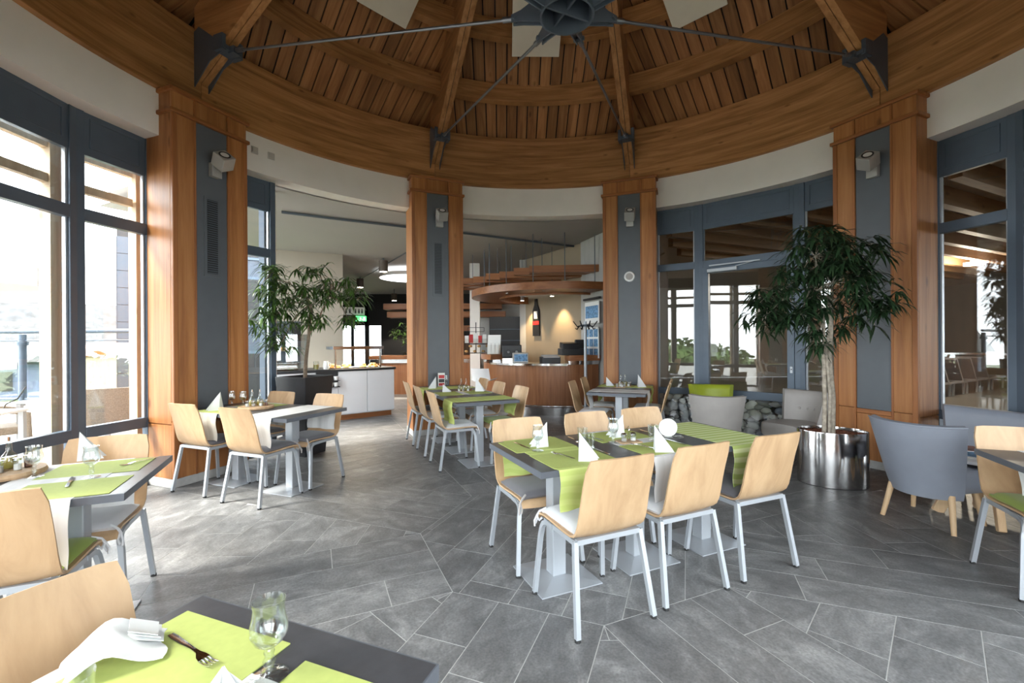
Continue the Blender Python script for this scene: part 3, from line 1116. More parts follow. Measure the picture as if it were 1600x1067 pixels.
CEI = 3.50
mb = MB()
vs, fs = [], []
outer = {}
for i, d in enumerate(range(62, 153, 2)):
    u = pol(1, d)
    t = min([16.3 / u.y] + ([-8.3 / u.x] if u.x < -1e-6 else []) + ([3.4 / u.x] if u.x > 1e-6 else []))
    den = u.x + 0.379 * u.y
    if d > 140:
        t = min(t, 7.4)
    elif d > 120:
        t = min(t, 8.75)
    elif den < -0.01:
        t = min(t, -1.795 / den)
    for r, z in ((4.36, CEI), (t, CEI), (t, CEI + 0.15), (4.36, CEI + 0.15)):
        vs.append((u.x * r, u.y * r, z))
    if i:
        o = 4 * (i - 1)
        fs += [(o, o + 4, o + 5, o + 1), (o + 3, o + 2, o + 6, o + 7)]
mb.add(vs, fs)
tag(mb.build('ceiling_buffet', 'grey_ceiling'), 'flat grey ceiling over the buffet and the bar', 'ceiling', kind='structure')
tr = MB().tube([(-3.93, 3.70, 3.47), (-3.14, 4.13, 3.47), (-2.24, 4.58, 3.47), (-1.24, 5.05, 3.47), (-0.16, 5.63, 3.47), (1.05, 6.24, 3.47)], 0.022, 8).build('ceiling_track', 'steel_dark', smooth=50)
tag(tr, 'long dark track running across the grey ceiling', 'ceiling track')
tr2 = MB().tube([(-3.93, 3.78, 3.48), (-3.14, 4.21, 3.48), (-2.24, 4.66, 3.48)], 0.010, 6).build('curtain_rail', 'brushed', smooth=50)
tag(tr2, 'thin metal rail beside the dark ceiling track', 'rail')

wall_seg('wall_buffet', (-5.75, 6.57), (-4.235, 7.247), 0, CEI, 0.25, 'beige_wall', 'beige wall behind the buffet counter')
MB().cyl((-4.93, 6.90, 2.35), (-4.93, 6.90, 3.5), 0.012, 8)
wall_seg('wall_passage', (-4.30, 7.40), (-7.6, 16.1), 0, CEI, 0.15, 'dark_wall', 'dark wall along the passage behind the buffet')
# back wall with glazed doors
bw = thing('wall_back', 'black back wall with glazed doors far behind the buffet', 'wall', kind='structure')
xs = [-7.9, -7.45, -6.95, -6.85, -6.35, -6.1, -5.55, -5.4]
for a, b in ((-8.2, -7.5), (-6.98, -6.90), (-6.40, -6.25), (-5.70, 3.4)):
    MB().box(a, b, 16.0, 16.15, 0, CEI).build('wall_piece', 'dark_wall', bw)
MB().box(-7.5, -5.7, 16.0, 16.15, 2.15, CEI).build('wall_piece', 'dark_wall', bw)
for a, b in ((-7.5, -6.98), (-6.90, -6.40), (-6.25, -5.70)):
    d = MB().box(a, b, 16.05, 16.07, 0.0, 2.15).build('door_pane', 'glass', bw)
    MB().box(a, a + 0.04, 16.0, 16.1, 0, 2.15).build('door_frame', 'dark_wall', bw)
wall_seg('wall_service', (0.10, 7.98), (1.6, 16.1), 0, CEI, 0.15, 'panel_wall', 'pale wall behind the bar going back')
# right wall of the bar
wall_seg('wall_bar', (0.10, 7.98), (1.18, 6.08), 0, CEI, 0.2, 'sand_wall', 'sand-coloured wall lit by two warm spots behind the bar')
wb = thing('wall_boards', 'light grey boarded wall at the right end of the bar', 'wall', kind='structure')
_d = Vector((1.50 - 1.16, 4.95 - 6.02, 0))
for i in range(6):
    p = Vector((1.16, 6.02, 0)) + _d * (i / 6)
    q = Vector((1.16, 6.02, 0)) + _d * ((i + 0.97) / 6)
    n = Vector((-_d.y, _d.x, 0)).normalized()
    MB().prism([(p.x - n.x * 0.0, p.y), (q.x, q.y), (q.x + n.x * 0.2, q.y + n.y * 0.2), (p.x + n.x * 0.2, p.y + n.y * 0.2)], 0, CEI).build('wall_board', 'panel_wall', wb)
# white steel post at the opening's edge
po = MB().cyl((-3.62, 2.80, 0), (-3.62, 2.80, CEI), 0.045, 16).build('post', 'white', smooth=40)
tag(po, 'slim white post at the left edge of the buffet opening', 'post')
# unseen side of the buffet room, glazed only to let daylight in
sw = thing('window_8', 'unseen glazed side wall added to light the buffet room', 'window', kind='structure')
_p, _q = Vector((-3.72, 2.75, 0)), Vector((-5.75, 6.57, 0))
for i in range(5):
    c = _p.lerp(_q, i / 4)
    MB().cyl(c, c + Vector((0, 0, CEI)), 0.05, 4).build('mullion', 'frame', sw)
MB().bar(_p + Vector((0, 0, 1.75)), _q + Vector((0, 0, 1.75)), 0.008, 3.4).build('pane', 'glass', sw)

# ceiling cans over the buffet
for i, (x, y, z, lab) in enumerate(((-3.42, 7.75, 3.34, 'brown cylinder ceiling spot, the nearest above the buffet'),
                                    (-4.98, 10.9, 3.34, 'brown cylinder ceiling spot, the one left above the exit sign'),
                                    (-4.70, 14.2, 3.22, 'small hanging cylinder spot, the furthest over the passage'))):
    o = thing('ceiling_spot', lab, 'ceiling lamp', (x, y, z), group='ceiling spots over the buffet')
    MB().cyl((0, 0, -0.17), (0, 0, 0.10), 0.11, 20).build('can', 'can_brown', o, smooth=40)
    MB().cyl((0, 0, -0.175), (0, 0, -0.165), 0.085, 20).build('bulb', 'bulb', o)
    MB().cyl((0, 0, 0.10), (0, 0, CEI - z), 0.012, 8).build('stem', 'steel_dark', o)
    l = bpy.data.lights.new('ceiling_spot_light', 'SPOT')
    l.energy = 160
    l.spot_size = A(110)
    l.color = (1.0, 0.86, 0.68)
    l.shadow_soft_size = 0.08
    lo = bpy.data.objects.new('ceiling_spot_light', l)
    COL.objects.link(lo)
    lo.location = (x, y, z - 0.2)
dl = thing('disc_lamp', 'flat round white ceiling disc lamp half hidden by the column', 'ceiling lamp', (-3.15, 9.75, 3.28))
MB().cyl((0, 0, 0), (0, 0, 0.06), 0.88, 48).build('diffuser', 'disc_light', dl, smooth=40)
MB().lathe([(0.88, 0.0), (0.91, 0.0), (0.91, 0.09), (0.88, 0.09), (0.88, 0.0)], 48).build('rim', 'white', dl, smooth=40)
MB().cyl((0, 0, 0.06), (0, 0, 0.21), 0.02, 8).build('stem', 'steel_dark', dl)
tag(MB().bar((-5.3, 11.6, 3.45), (-2.0, 5.6, 3.45), 0.02, 0.02).build('lamp_track', 'steel_dark'), 'thin dark wire track between the ceiling spots', 'ceiling track')

# exit and toilet signs
sg = thing('toilet_sign', 'white sign with small black figures above the passage', 'sign', (-5.55, 12.0, 2.50), A(20))
MB().box(-0.36, 0.36, -0.02, 0.02, -0.13, 0.13).build('board', 'white_plastic', sg)
MB().cyl((0, 0, 0.13), (0, 0, 1.0), 0.01, 6).build('hanger', 'steel_dark', sg)
for i, x in enumerate((-0.24, -0.12, 0.06, 0.17, 0.27)):
    f = MB().ball((x, -0.022, 0.055), 0.022, 0.004, 0.022, 8, 5).box(x - 0.025, x + 0.025, -0.025, -0.02, -0.08, 0.03).build('figure', 'black', sg)
ex = thing('exit_sign', 'green lit running-man exit sign under the white toilet sign', 'sign', (-5.30, 12.0, 2.24), A(20))
MB().box(-0.17, 0.17, -0.03, 0.03, -0.09, 0.09).build('housing', 'greensign', ex)
MB().ball((-0.01, -0.032, 0.045), 0.02, 0.004, 0.02, 8, 5).box(-0.03, 0.01, -0.034, -0.03, -0.03, 0.03).bar((-0.01, -0.032, -0.02), (0.05, -0.032, -0.06), 0.006, 0.02).bar((-0.01, -0.032, -0.02), (-0.06, -0.032, -0.065), 0.006, 0.02).build('figure', 'white_plastic', ex)
MB().box(0.07, 0.13, -0.034, -0.03, -0.065, 0.06).build('door_mark', 'white_plastic', ex)

# ---------------------------------------------------------------- buffet counter (front runs along u = (.787,.617))
BA = 37.0
b0 = Vector((-3.46, 4.86, 0))
def bf(x, y, z=0.0):
    c, s = cos(A(BA)), sin(A(BA))
    return Vector((b0.x + x * c - y * s, b0.y + x * s + y * c, z))
bu = thing('buffet_counter', 'white buffet counter with a dark worktop and a glass sneeze guard', 'counter', b0, A(BA))
MB().box(-1.05, 1.05, 0.05, 0.85, 0.10, 0.90).build('carcass', 'white_gloss', bu, bevel=0.004)
for x0, x1 in ((-0.02, 0.51), (0.52, 1.05)):
    MB().box(x0, x1, 0.02, 0.05, 0.12, 0.90).build('door', 'white_gloss', bu, bevel=0.004)
sh_ = MB().box(-0.40, -0.03, 0.02, 0.06, 0.62, 0.90).build('cup_niche', 'dark_wall', bu)
MB().box(-1.05, -0.42, 0.02, 0.05, 0.12, 0.90).build('door', 'white_gloss', bu, bevel=0.004)
MB().box(-0.40, -0.03, 0.02, 0.05, 0.12, 0.60).build('door', 'white_gloss', bu, bevel=0.004)
MB().box(-1.08, 1.08, 0.0, 0.90, 0.90, 0.945).build('worktop', 'black', bu, bevel=0.004)
MB().box(-1.02, 1.02, 0.10, 0.80, 0.0, 0.10).build('kickboard', 'barwood_p', bu)
for x in (-0.05, 0.80):
    MB().box(x - 0.012, x + 0.012, 0.08, 0.12, 0.945, 1.30).build('guard_post', 'brushed', bu)
MB().box(-0.10, 0.86, 0.06, 0.50, 1.30, 1.36).build('heat_hood', 'brushed', bu, bevel=0.004)
MB().box(-0.10, 0.86, 0.050, 0.058, 1.10, 1.30).build('guard_pane', 'glass', bu)
lt = bpy.data.lights.new('buffet_heat_light', 'AREA')
lt.shape = 'RECTANGLE'
lt.size, lt.size_y, lt.energy, lt.color = 0.85, 0.2, 14, (1.0, 0.82, 0.6)
lo = bpy.data.objects.new('buffet_heat_light', lt)
COL.objects.link(lo)
lo.location = bf(0.38, 0.28, 1.295)
lo.rotation_euler = (0, 0, A(BA))
# cups in the niche
cup = MB().lathe([(0.0, 0.0), (0.030, 0.0), (0.038, 0.03), (0.042, 0.07), (0.039, 0.07), (0.035, 0.03), (0.0, 0.008)], 16).mesh('cup', 'porcelain', 50)
for i in range(8):
    o = inst('coffee_cup', cup, None, bf(-0.36 + 0.095 * (i % 4), 0.005 + 0.0 * i, 0.64 + 0.13 * (i // 4)))
    o.location = bf(-0.35 + 0.09 * (i % 4), -0.03, 0.64 + 0.11 * (i // 4))
    tag(o, 'white coffee cup stacked in the niche of the buffet counter', 'cup', 'cups in the buffet niche')
tag(MB().box(-0.41, -0.02, -0.08, 0.02, 0.625, 0.638).build('cup_shelf', 'dark_wall', loc=b0, rot=(0, 0, A(BA))), 'dark shelf holding coffee cups at the buffet', 'shelf')
tag(MB().box(-0.41, -0.02, -0.08, 0.02, 0.742, 0.749).build('cup_shelf', 'dark_wall', loc=b0, rot=(0, 0, A(BA))), 'upper dark shelf of cups at the buffet', 'shelf')
# food on the counter
rng = random.Random(8)
plate_me = MB().lathe([(0.0, 0.004), (0.09, 0.004), (0.13, 0.018), (0.132, 0.020), (0.09, 0.0), (0.0, 0.0)], 24).mesh('plate', 'porcelain', 50)
bun_me = MB().ball((0, 0, 0.02), 0.05, 0.032, 0.028, 12, 6).mesh('bread_roll', 'food', 60)
names = ['nearest the glass case', 'second along the counter', 'third along the counter', 'at the free end of the counter']
for i in range(4):
    x = -0.02 + 0.24 * i
    pl = inst('serving_plate', plate_me, None, bf(x, 0.22, 0.945))
    tag(pl, 'white serving plate of pastries on the buffet, %s' % names[i], 'plate', 'plates on the buffet')
    for k in range(5):
        br = inst('bread_roll', bun_me, None, bf(x + rng.uniform(-.07, .07), 0.22 + rng.uniform(-.06, .06), 0.958 + 0.03 * (k // 3)), (0, 0, rng.uniform(0, 3)))
        tag(br, 'golden pastry heaped on a plate %s' % names[i], 'pastry', 'pastries on the buffet plate %d' % i)
jug = thing('milk_jug', 'white milk jug on the buffet worktop', 'jug', bf(-0.20, 0.15, 0.945))
MB().lathe([(0.0, 0.0), (0.045, 0.0), (0.055, 0.05), (0.045, 0.11), (0.038, 0.13), (0.042, 0.15), (0.037, 0.15), (0.0, 0.02)], 18).build('body', 'porcelain', jug, smooth=50)
MB().tube([(0.04, 0, 0.12), (0.085, 0, 0.11), (0.085, 0, 0.06), (0.05, 0, 0.04)], 0.007, 6).build('handle', 'porcelain', jug, smooth=50)
jar = thing('juice_jar', 'glass jar of pale juice on the buffet worktop', 'jar', bf(-0.36, 0.18, 0.945))
MB().lathe([(0.05, 0.0), (0.05, 0.15), (0.047, 0.15), (0.047, 0.005)], 18).build('glass_body', 'ware', jar, smooth=50)
MB().cyl((0, 0, 0.006), (0, 0, 0.09), 0.044, 18).build('juice', 'water', jar, smooth=50)
chf = thing('chafing_dish', 'oval steel chafing dish inside the glass case', 'dish', bf(-0.86, 0.25, 0.945), A(BA))
MB().box(-0.20, 0.20, -0.13, 0.13, 0.0, 0.13).build('pan', 'brushed', chf, bevel=0.03)
MB().box(-0.21, 0.21, -0.14, 0.14, 0.13, 0.145).build('lid', 'brushed', chf, bevel=0.006)
MB().tube([(-0.16, -0.14, 0.07), (-0.16, -0.17, 0.07), (0.16, -0.17, 0.07), (0.16, -0.14, 0.07)], 0.008, 6).build('handle', 'chrome', chf, smooth=50)
gc = thing('glass_case', 'glass food display case on the left of the buffet', 'display case', bf(-0.80, 0.35, 0.946), A(BA))
for s in (-1, 1):
    MB().box(s * 0.27 - 0.004, s * 0.27 + 0.004, -0.28, 0.25, 0, 0.62).build('side_pane', 'glass', gc)
MB().box(-0.27, 0.27, -0.284, -0.276, 0, 0.62).build('front_pane', 'glass', gc)
MB().box(-0.28, 0.28, -0.285, 0.25, 0.62, 0.635).build('top_pane', 'glass', gc)
MB().box(-0.265, 0.265, -0.26, 0.22, 0.34, 0.347).build('shelf', 'glass', gc)
MB().box(-0.28, 0.28, 0.25, 0.275, 0.0, 0.88).build('back_panel', 'steel_dark', gc)
MB().box(0.12, 0.28, 0.22, 0.25, 0.52, 0.85).build('control_box', 'black', gc)
for i in range(6):
    br = inst('bread_roll', bun_me, None, bf(-0.80 + rng.uniform(-.15, .1), 0.30 + rng.uniform(-.08, .08), 1.295 + 0.02 * (i % 2)), (0, 0, rng.uniform(0, 3)))
    tag(br, 'bread roll lying on the shelf of the glass display case', 'bread roll', 'rolls in the glass case')
# distant table and stools behind the buffet guard, plant on side counter
sc_ = thing('side_counter', 'long wooden side counter with a plant beyond the buffet', 'counter', (-3.2, 9.3, 0))
MB().box(-0.9, 1.8, -0.3, 0.3, 0, 0.86).build('body', 'barwood', sc_)
MB().box(-0.92, 1.82, -0.33, 0.32, 0.86, 0.96).build('steel_band', 'brushed', sc_)
MB().box(-0.95, 1.85, -0.36, 0.35, 0.96, 1.06).build('top', 'barwood_p', sc_, bevel=0.01)


def leaf_cluster(mb, c, n, L, W, rng, droop=0.5, spread=1.0, up=0.0):
    for i in range(n):
        a = rng.uniform(0, 2 * pi)
        el = rng.uniform(-0.7, 0.55) * spread + up
        d = Vector((cos(a) * cos(el), sin(a) * cos(el), sin(el)))
        l = L * rng.uniform(0.7, 1.25)
        w = W * rng.uniform(0.8, 1.2)
        p = Vector(c)
        sd = d.cross(Vector((0, 0, 1))).normalized()
        pts = []
        dirv = d.copy()
        for k in range(4):
            pts.append(p.copy())
            p = p + dirv * (l / 3)
            dirv = (dirv + Vector((0, 0, -droop * 0.55))).normalized()
        ws = (0.25, 1.0, 0.8)
        vs = []
        for k in range(3):
            vs += [pts[k] - sd * w * ws[k] / 2, pts[k] + sd * w * ws[k] / 2]
        vs.append(pts[3])
        mb.add(vs, [(0, 1, 3, 2), (2, 3, 5, 4), (4, 5, 6)])


rng = random.Random(21)
pp = thing('potted_plant', 'leafy green plant with a yellow flower on the side counter', 'plant', (-2.95, 9.25, 1.07))
MB().lathe([(0.0, 0), (0.11, 0), (0.15, 0.2), (0.14, 0.2), (0.0, 0.16)], 16).build('pot', 'white_plastic', pp, smooth=50)
mb = MB()
for i in range(60):
    leaf_cluster(mb, (rng.gauss(0, .30), rng.gauss(0, .18), 0.58 + rng.gauss(0, .16)), 7, 0.17, 0.035, rng)
tag(mb.build('foliage', 'leaf_mid', pp), kind='stuff')
MB().ball((-0.05, -0.22, 0.22), 0.09, 0.05, 0.06, 10, 6).build('flower', plain('yellow_flower', (0.75, 0.45, 0.02), 0.7), pp)
for x, z, lab in ((-2.5, 2.34, 'long wooden canopy board hung over the side counter, the higher one'), (-2.4, 2.12, 'long wooden canopy board hung over the side counter, the lower one')):
    tag(MB().box(-0.9, 2.4, -0.25, 0.25, 0, 0.16).build('canopy_board', 'barwood_p', loc=(x - 0.4, 9.4, z), bevel=0.01), lab, 'canopy board')
wp = thing('wall_shelf_post', 'white upright carrying small dark shelves behind the side counter', 'shelf post', (-1.9, 9.9, 0))
MB().box(-0.09, 0.09, -0.05, 0.05, 0, 2.3).build('upright', 'white', wp)
for z in (1.45, 1.75):
    MB().box(0.09, 0.6, -0.1, 0.1, z, z + 0.16).build('shelf', 'barwood_p', wp)

# ---------------------------------------------------------------- the bar
BC = (0.70, 6.75)
bar = thing('bar_counter', 'curved wood-veneered bar counter with a steel foot rail', 'counter', (BC[0], BC[1], 0))
AN0, AN1 = A(150), A(294)
MB().ring(1.28, 1.62, 0.16, 0.98, AN0, AN1, 40).build('front', 'barwood', bar, smooth=30)
MB().ring(1.25, 1.56, 0.0, 0.16, AN0, AN1, 40).build('plinth', 'brushed', bar, smooth=30)
MB().tube([(1.70 * cos(AN0 + (AN1 - AN0) * i / 30), 1.70 * sin(AN0 + (AN1 - AN0) * i / 30), 0.20) for i in range(31)], 0.022, 8).build('foot_rail', 'chrome', bar, smooth=50)
MB().ring(1.24, 1.635, 0.98, 1.055, AN0, A(211), 20).build('steel_band', 'brushed', bar, smooth=30)
MB().ring(1.20, 1.68, 1.055, 1.16, AN0, A(211), 20).build('top_board', 'barwood_p', bar, smooth=30)
MB().ring(1.24, 1.635, 0.98, 1.055, A(272), AN1, 20).build('steel_band', 'brushed', bar, smooth=30)
MB().ring(1.20, 1.68, 1.055, 1.16, A(272), AN1, 20).build('top_board', 'barwood_p', bar, smooth=30)
MB().ring(1.15, 1.72, 0.965, 1.005, A(212), A(271), 20).build('serving_edge', 'chrome', bar, smooth=30)
# straight left wing of the bar
wl = thing('bar_wing', 'straight wooden wing of the bar leading back on the left', 'counter', (-0.52, 7.62, 0), A(97))
MB().box(-0.1, 1.3, -0.3, 0.3, 0.0, 1.06).build('body', 'barwood', wl)
MB().box(-0.12, 1.3, -0.34, 0.32, 1.06, 1.15).build('top_board', 'barwood_p', wl)
# ring canopy and slatted boards above
cp = thing('bar_canopy', 'round wooden canopy ring hung above the bar', 'canopy', (BC[0], BC[1], 0))
MB().ring(1.25, 1.88, 2.40, 2.54, 0, 2 * pi, 72).build('ring', 'barwood_p', cp, smooth=30)
MB().ring(1.24, 1.26, 2.36, 2.40, 0, 2 * pi, 72).build('inner_lip', 'barwood_p', cp, smooth=30)
for i in range(7):
    a = A(160 + 22 * i)
    MB().cyl((1.6 * cos(a), 1.6 * sin(a), 2.54), (1.6 * cos(a), 1.6 * sin(a), CEI), 0.008, 6).build('hanger_rod', 'steel_dark', cp)
for i in range(4):
    a = A(195 + 30 * i)
    MB().cyl((1.56 * cos(a), 1.56 * sin(a), 2.392), (1.56 * cos(a), 1.56 * sin(a), 2.40), 0.04, 12).build('downlight', 'chrome', cp)
ordn = ['first', 'second', 'third', 'fourth', 'fifth', 'sixth', 'seventh', 'eighth', 'ninth']
slc = thing('slatted_canopy', 'fan of long wooden slats hung above the round bar canopy', 'canopy', (0, 0, 0))
for i in range(9):
    y = 5.55 + 0.33 * i
    x0, x1 = 0.05 - 0.30 * i, 1.75 - 0.12 * i
    o = MB().box(x0, x1, -0.10, 0.10, 0, 0.14).build('slat', 'barwood_p', slc, loc=(0, y, 2.78 + 0.015 * (i % 2)), rot=(0, 0, A(-6)), bevel=0.004)
    for x in (x0 + 0.25, x1 - 0.25):
        MB().cyl((x, 0, 0.14), (x, 0, CEI - 2.80), 0.007, 6).build('hanger_rod', 'steel_dark', o)
# warm wall washers
for t, lab in ((0.16, 'left of the bottle board'), (0.72, 'right of the bottle board')):
    p = Vector((0.10, 7.98, 0)).lerp(Vector((1.18, 6.08, 0)), t) + Vector((-0.87, -0.49, 0)) * 0.32
    o = thing('wall_washer', 'small warm spot lamp lighting the sand wall %s' % lab, 'spot lamp', (p.x, p.y, 2.42))
    MB().cyl((0, 0, 0), (0, 0, 0.10), 0.045, 14).build('can', 'lamp_grey', o, smooth=40)
    MB().cyl((0, 0, -0.004), (0, 0, 0.002), 0.036, 14).build('bulb', 'bulb', o)
    MB().cyl((0, 0, 0.10), (0, 0, CEI - 2.42), 0.006, 6).build('stem', 'steel_dark', o)
    l = bpy.data.lights.new('wall_washer_light', 'SPOT')
    l.energy, l.spot_size, l.spot_blend, l.color, l.shadow_soft_size = 42, A(75), 0.7, (1.0, 0.72, 0.38), 0.03
    lo = bpy.data.objects.new('wall_washer_light', l)
    COL.objects.link(lo)
    lo.location = (p.x, p.y, 2.40)
    lo.rotation_euler = Vector((-0.25, -0.14, 1)).to_track_quat('Z', 'Y').to_euler()
pe = thing('ceiling_can', 'bright ceiling spot under the bar canopy near the white pillar', 'ceiling lamp', (-0.55, 8.2, 2.55))
MB().cyl((0, 0, 0), (0, 0, 0.12), 0.09, 14).build('can', 'lamp_grey', pe, smooth=40)
MB().cyl((0, 0, -0.004), (0, 0, 0.002), 0.07, 14).build('bulb', 'bulb', pe)
MB().cyl((0, 0, 0.12), (0, 0, 0.95), 0.008, 6).build('stem', 'steel_dark', pe)
pi_ = MB().box(-0.13, 0.13, -0.13, 0.13, 0, CEI).build('pillar', 'white', loc=(-1.22, 8.6, 0))
tag(pi_, 'white square pillar behind the left end of the bar', 'pillar', kind='structure')
dk = MB().box(-0.05, 1.15, -0.04, 0.04, 0, 2.5).build('wall_kitchen', 'panel_wall', loc=(-1.1, 9.6, 0))
tag(dk, 'pale partition far behind the bar counter', 'wall', kind='structure')
kd = thing('kitchen_shelf', 'dark shelving with glasses in the back of the bar', 'shelf', (-0.45, 8.75, 0), A(-6))
MB().box(-0.40, 0.50, 0.0, 0.35, 0, 2.1).build('cabinet', 'dark_wall', kd)
for z in (1.15, 1.45, 1.75):
    MB().box(-0.38, 0.48, -0.06, 0.0, z, z + 0.02).build('shelf_board', 'steel_dark', kd)

# things on and around the bar
def on_bar(deg, r, z):
    return Vector((BC[0] + r * cos(A(deg)), BC[1] + r * sin(A(deg)), z))
bs = thing('brochure_stand', 'white leaflet stand on the left part of the bar top', 'leaflet stand', on_bar(199, 1.46, 1.16), A(-10))
MB().box(-0.14, 0.14, -0.02, 0.02, 0, 0.42, Matrix.Rotation(-0.2, 4, 'X')).build('back_board', 'paper', bs)
MB().box(-0.13, 0.13, -0.10, -0.03, 0.0, 0.20).build('pocket', 'glass', bs)
for i in range(3):
    MB().box(-0.12 + 0.085 * i, -0.05 + 0.085 * i, -0.085, -0.07, 0.01, 0.24).build('leaflet', 'paper', bs)
cr_ = thing('cash_register', 'black cash register on the right end of the bar', 'cash register', on_bar(276, 1.44, 1.16), A(8))
MB().box(-0.24, 0.20, -0.16, 0.16, 0, 0.13).build('drawer', 'black', cr_, bevel=0.01)
MB().box(-0.22, 0.10, -0.14, 0.12, 0.13, 0.24, Matrix.Rotation(0.12, 4, 'X')).build('keyboard', 'black', cr_, bevel=0.01)
MB().box(0.06, 0.24, -0.06, 0.02, 0.13, 0.30).build('display', 'black', cr_, bevel=0.01)
kl = thing('card_terminal', 'dark till with keypad on the low serving edge of the bar', 'till', on_bar(259, 1.46, 1.005), A(8))
MB().box(-0.18, 0.18, -0.13, 0.13, 0, 0.13).build('body', 'black', kl, bevel=0.012)
MB().box(-0.16, 0.16, -0.12, 0.10, 0.13, 0.15, Matrix.Rotation(0.15, 4, 'X')).build('key_panel', 'cush_taupe', kl)
tb = thing('tip_box', 'grey box with a picture front on the bar', 'box', on_bar(233, 1.40, 1.005), A(5))
MB().box(-0.15, 0.15, -0.10, 0.10, 0, 0.20).build('box', 'lamp_grey', tb, bevel=0.01)
MB().box(-0.13, 0.13, -0.104, -0.10, 0.03, 0.17).build('picture', 'blueprint', tb)
cm = thing('coffee_machine', 'dark espresso machine behind the serving edge of the bar', 'coffee machine', on_bar(222, 1.35, 1.0), A(0))
MB().box(-0.20, 0.20, -0.15, 0.15, 0, 0.10).build('drip_tray', 'brushed', cm, bevel=0.01)
MB().box(-0.20, 0.20, 0.0, 0.18, 0.10, 0.36).build('body', 'black', cm, bevel=0.015)
MB().cyl((-0.07, -0.04, 0.24), (-0.07, -0.16, 0.22), 0.03, 12).cyl((0.09, -0.04, 0.24), (0.09, -0.16, 0.22), 0.03, 12).build('group_head', 'chrome', cm, smooth=40)
bt_me = MB().lathe([(0.0, 0), (0.035, 0), (0.036, 0.15), (0.014, 0.20), (0.013, 0.27), (0.0, 0.27)], 12).mesh('bottle_body', 'ware', 50)
bl_me = MB().cyl((0, 0, 0.04), (0, 0, 0.11), 0.037, 12, caps=False).mesh('bottle_label', 'paper', 50)
rng = random.Random(4)
side = ['beside the leaflet stand', 'second from the leaflet stand', 'third from the leaflet stand', 'fourth from the leaflet stand', 'furthest from the leaflet stand']
for i in range(5):
    o = thing('bottle', 'small labelled bottle on the bar top, %s' % side[i], 'bottle', on_bar(190 - 6 * i, 1.45, 1.16), group='bottles on the bar')
    inst('glass_body', bt_me, o, scale=(0.9, 0.9, 0.8))
    inst('label', bl_me, o, scale=(0.9, 0.9, 0.8))
rk = thing('snack_rack', 'black wire rack with red snack packets behind the bar', 'rack', (-1.15, 7.75, 1.16))
MB().bar((0, 0, 0), (0, 0, 0.75), 0.02, 0.02).bar((-0.2, 0, 0.62), (0.2, 0, 0.62), 0.012, 0.012).bar((-0.2, 0, 0.52), (0.2, 0, 0.52), 0.012, 0.012).bar((-0.2, 0, 0.52), (-0.2, 0, 0.62), 0.012, 0.012).bar((0.2, 0, 0.52), (0.2, 0, 0.62), 0.012, 0.012).build('frame', 'black', rk)
for i in range(5):
    MB().box(-0.27 + 0.11 * i, -0.18 + 0.11 * i, -0.06, 0.0, 0.24, 0.42 + 0.03 * (i % 3)).build('packet', 'red' if i % 2 else 'paper', rk)
MB().box(-0.30, 0.30, -0.10, 0.10, 0.20, 0.23).build('tray', 'black', rk)
ba = thing('cake_case', 'small lit glass cake case on the bar wing', 'display case', (-1.10, 7.25, 1.155))
MB().box(-0.32, 0.32, -0.16, 0.16, 0, 0.02).build('base', 'brushed', ba)
MB().box(-0.32, 0.32, -0.165, -0.16, 0, 0.34).box(-0.32, 0.32, -0.16, 0.16, 0.335, 0.34).build('pane', 'glass', ba)
for i in range(6):
    MB().ball((-0.25 + 0.1 * i, 0.0, 0.05 + 0.12 * (i % 2)), 0.045, 0.05, 0.03, 10, 6).build('cake', 'food', ba)
bb_ = thing('bottle_board', 'dark bottle-shaped board with a red band on the sand wall', 'wall board', Vector((0.10, 7.98, 0)).lerp(Vector((1.18, 6.08, 0)), 0.235) + Vector((-0.87, -0.49, 0)) * 0.03 + Vector((0, 0, 1.56)), A(-60.4))
MB().prism([(-0.14, 0.0), (0.14, 0.0), (0.14, 0.62), (0.06, 0.76), (0.045, 0.9), (-0.045, 0.9), (-0.06, 0.76), (-0.14, 0.62)], -0.01, 0.012, Matrix.Rotation(pi / 2, 4, 'X')).build('board', 'black', bb_)
MB().box(-0.142, 0.142, -0.016, -0.012, 0.27, 0.36).build('band', 'red', bb_)
MB().box(-0.07, 0.07, -0.016, -0.012, 0.42, 0.60).build('label_print', 'paper', bb_)
pz = thing('wall_poster', 'blue and white poster hanging on the grey boarded wall', 'poster', (1.29, 5.42, 1.78), A(-72.4))
MB().box(-0.28, 0.28, -0.03, -0.015, 0.0, 0.42).build('sheet', 'paper', pz)
MB().box(-0.25, 0.25, -0.034, -0.03, 0.10, 0.34).build('picture', 'blueprint', pz)
MB().box(-0.32, 0.32, -0.05, 0.0, 0.46, 0.50).build('hanging_bar', 'black', pz)
pz2 = thing('photo_sheet', 'sheet of small bluish pictures below the poster', 'poster', (1.29, 5.42, 1.10), A(-72.4))
MB().box(-0.30, 0.26, -0.03, -0.015, 0.0, 0.60).build('sheet', 'paper', pz2)
for i in range(9):
    MB().box(-0.28 + 0.18 * (i % 3), -0.13 + 0.18 * (i % 3), -0.034, -0.03, 0.03 + 0.19 * (i // 3), 0.18 + 0.19 * (i // 3)).build('picture', 'blueprint', pz2)
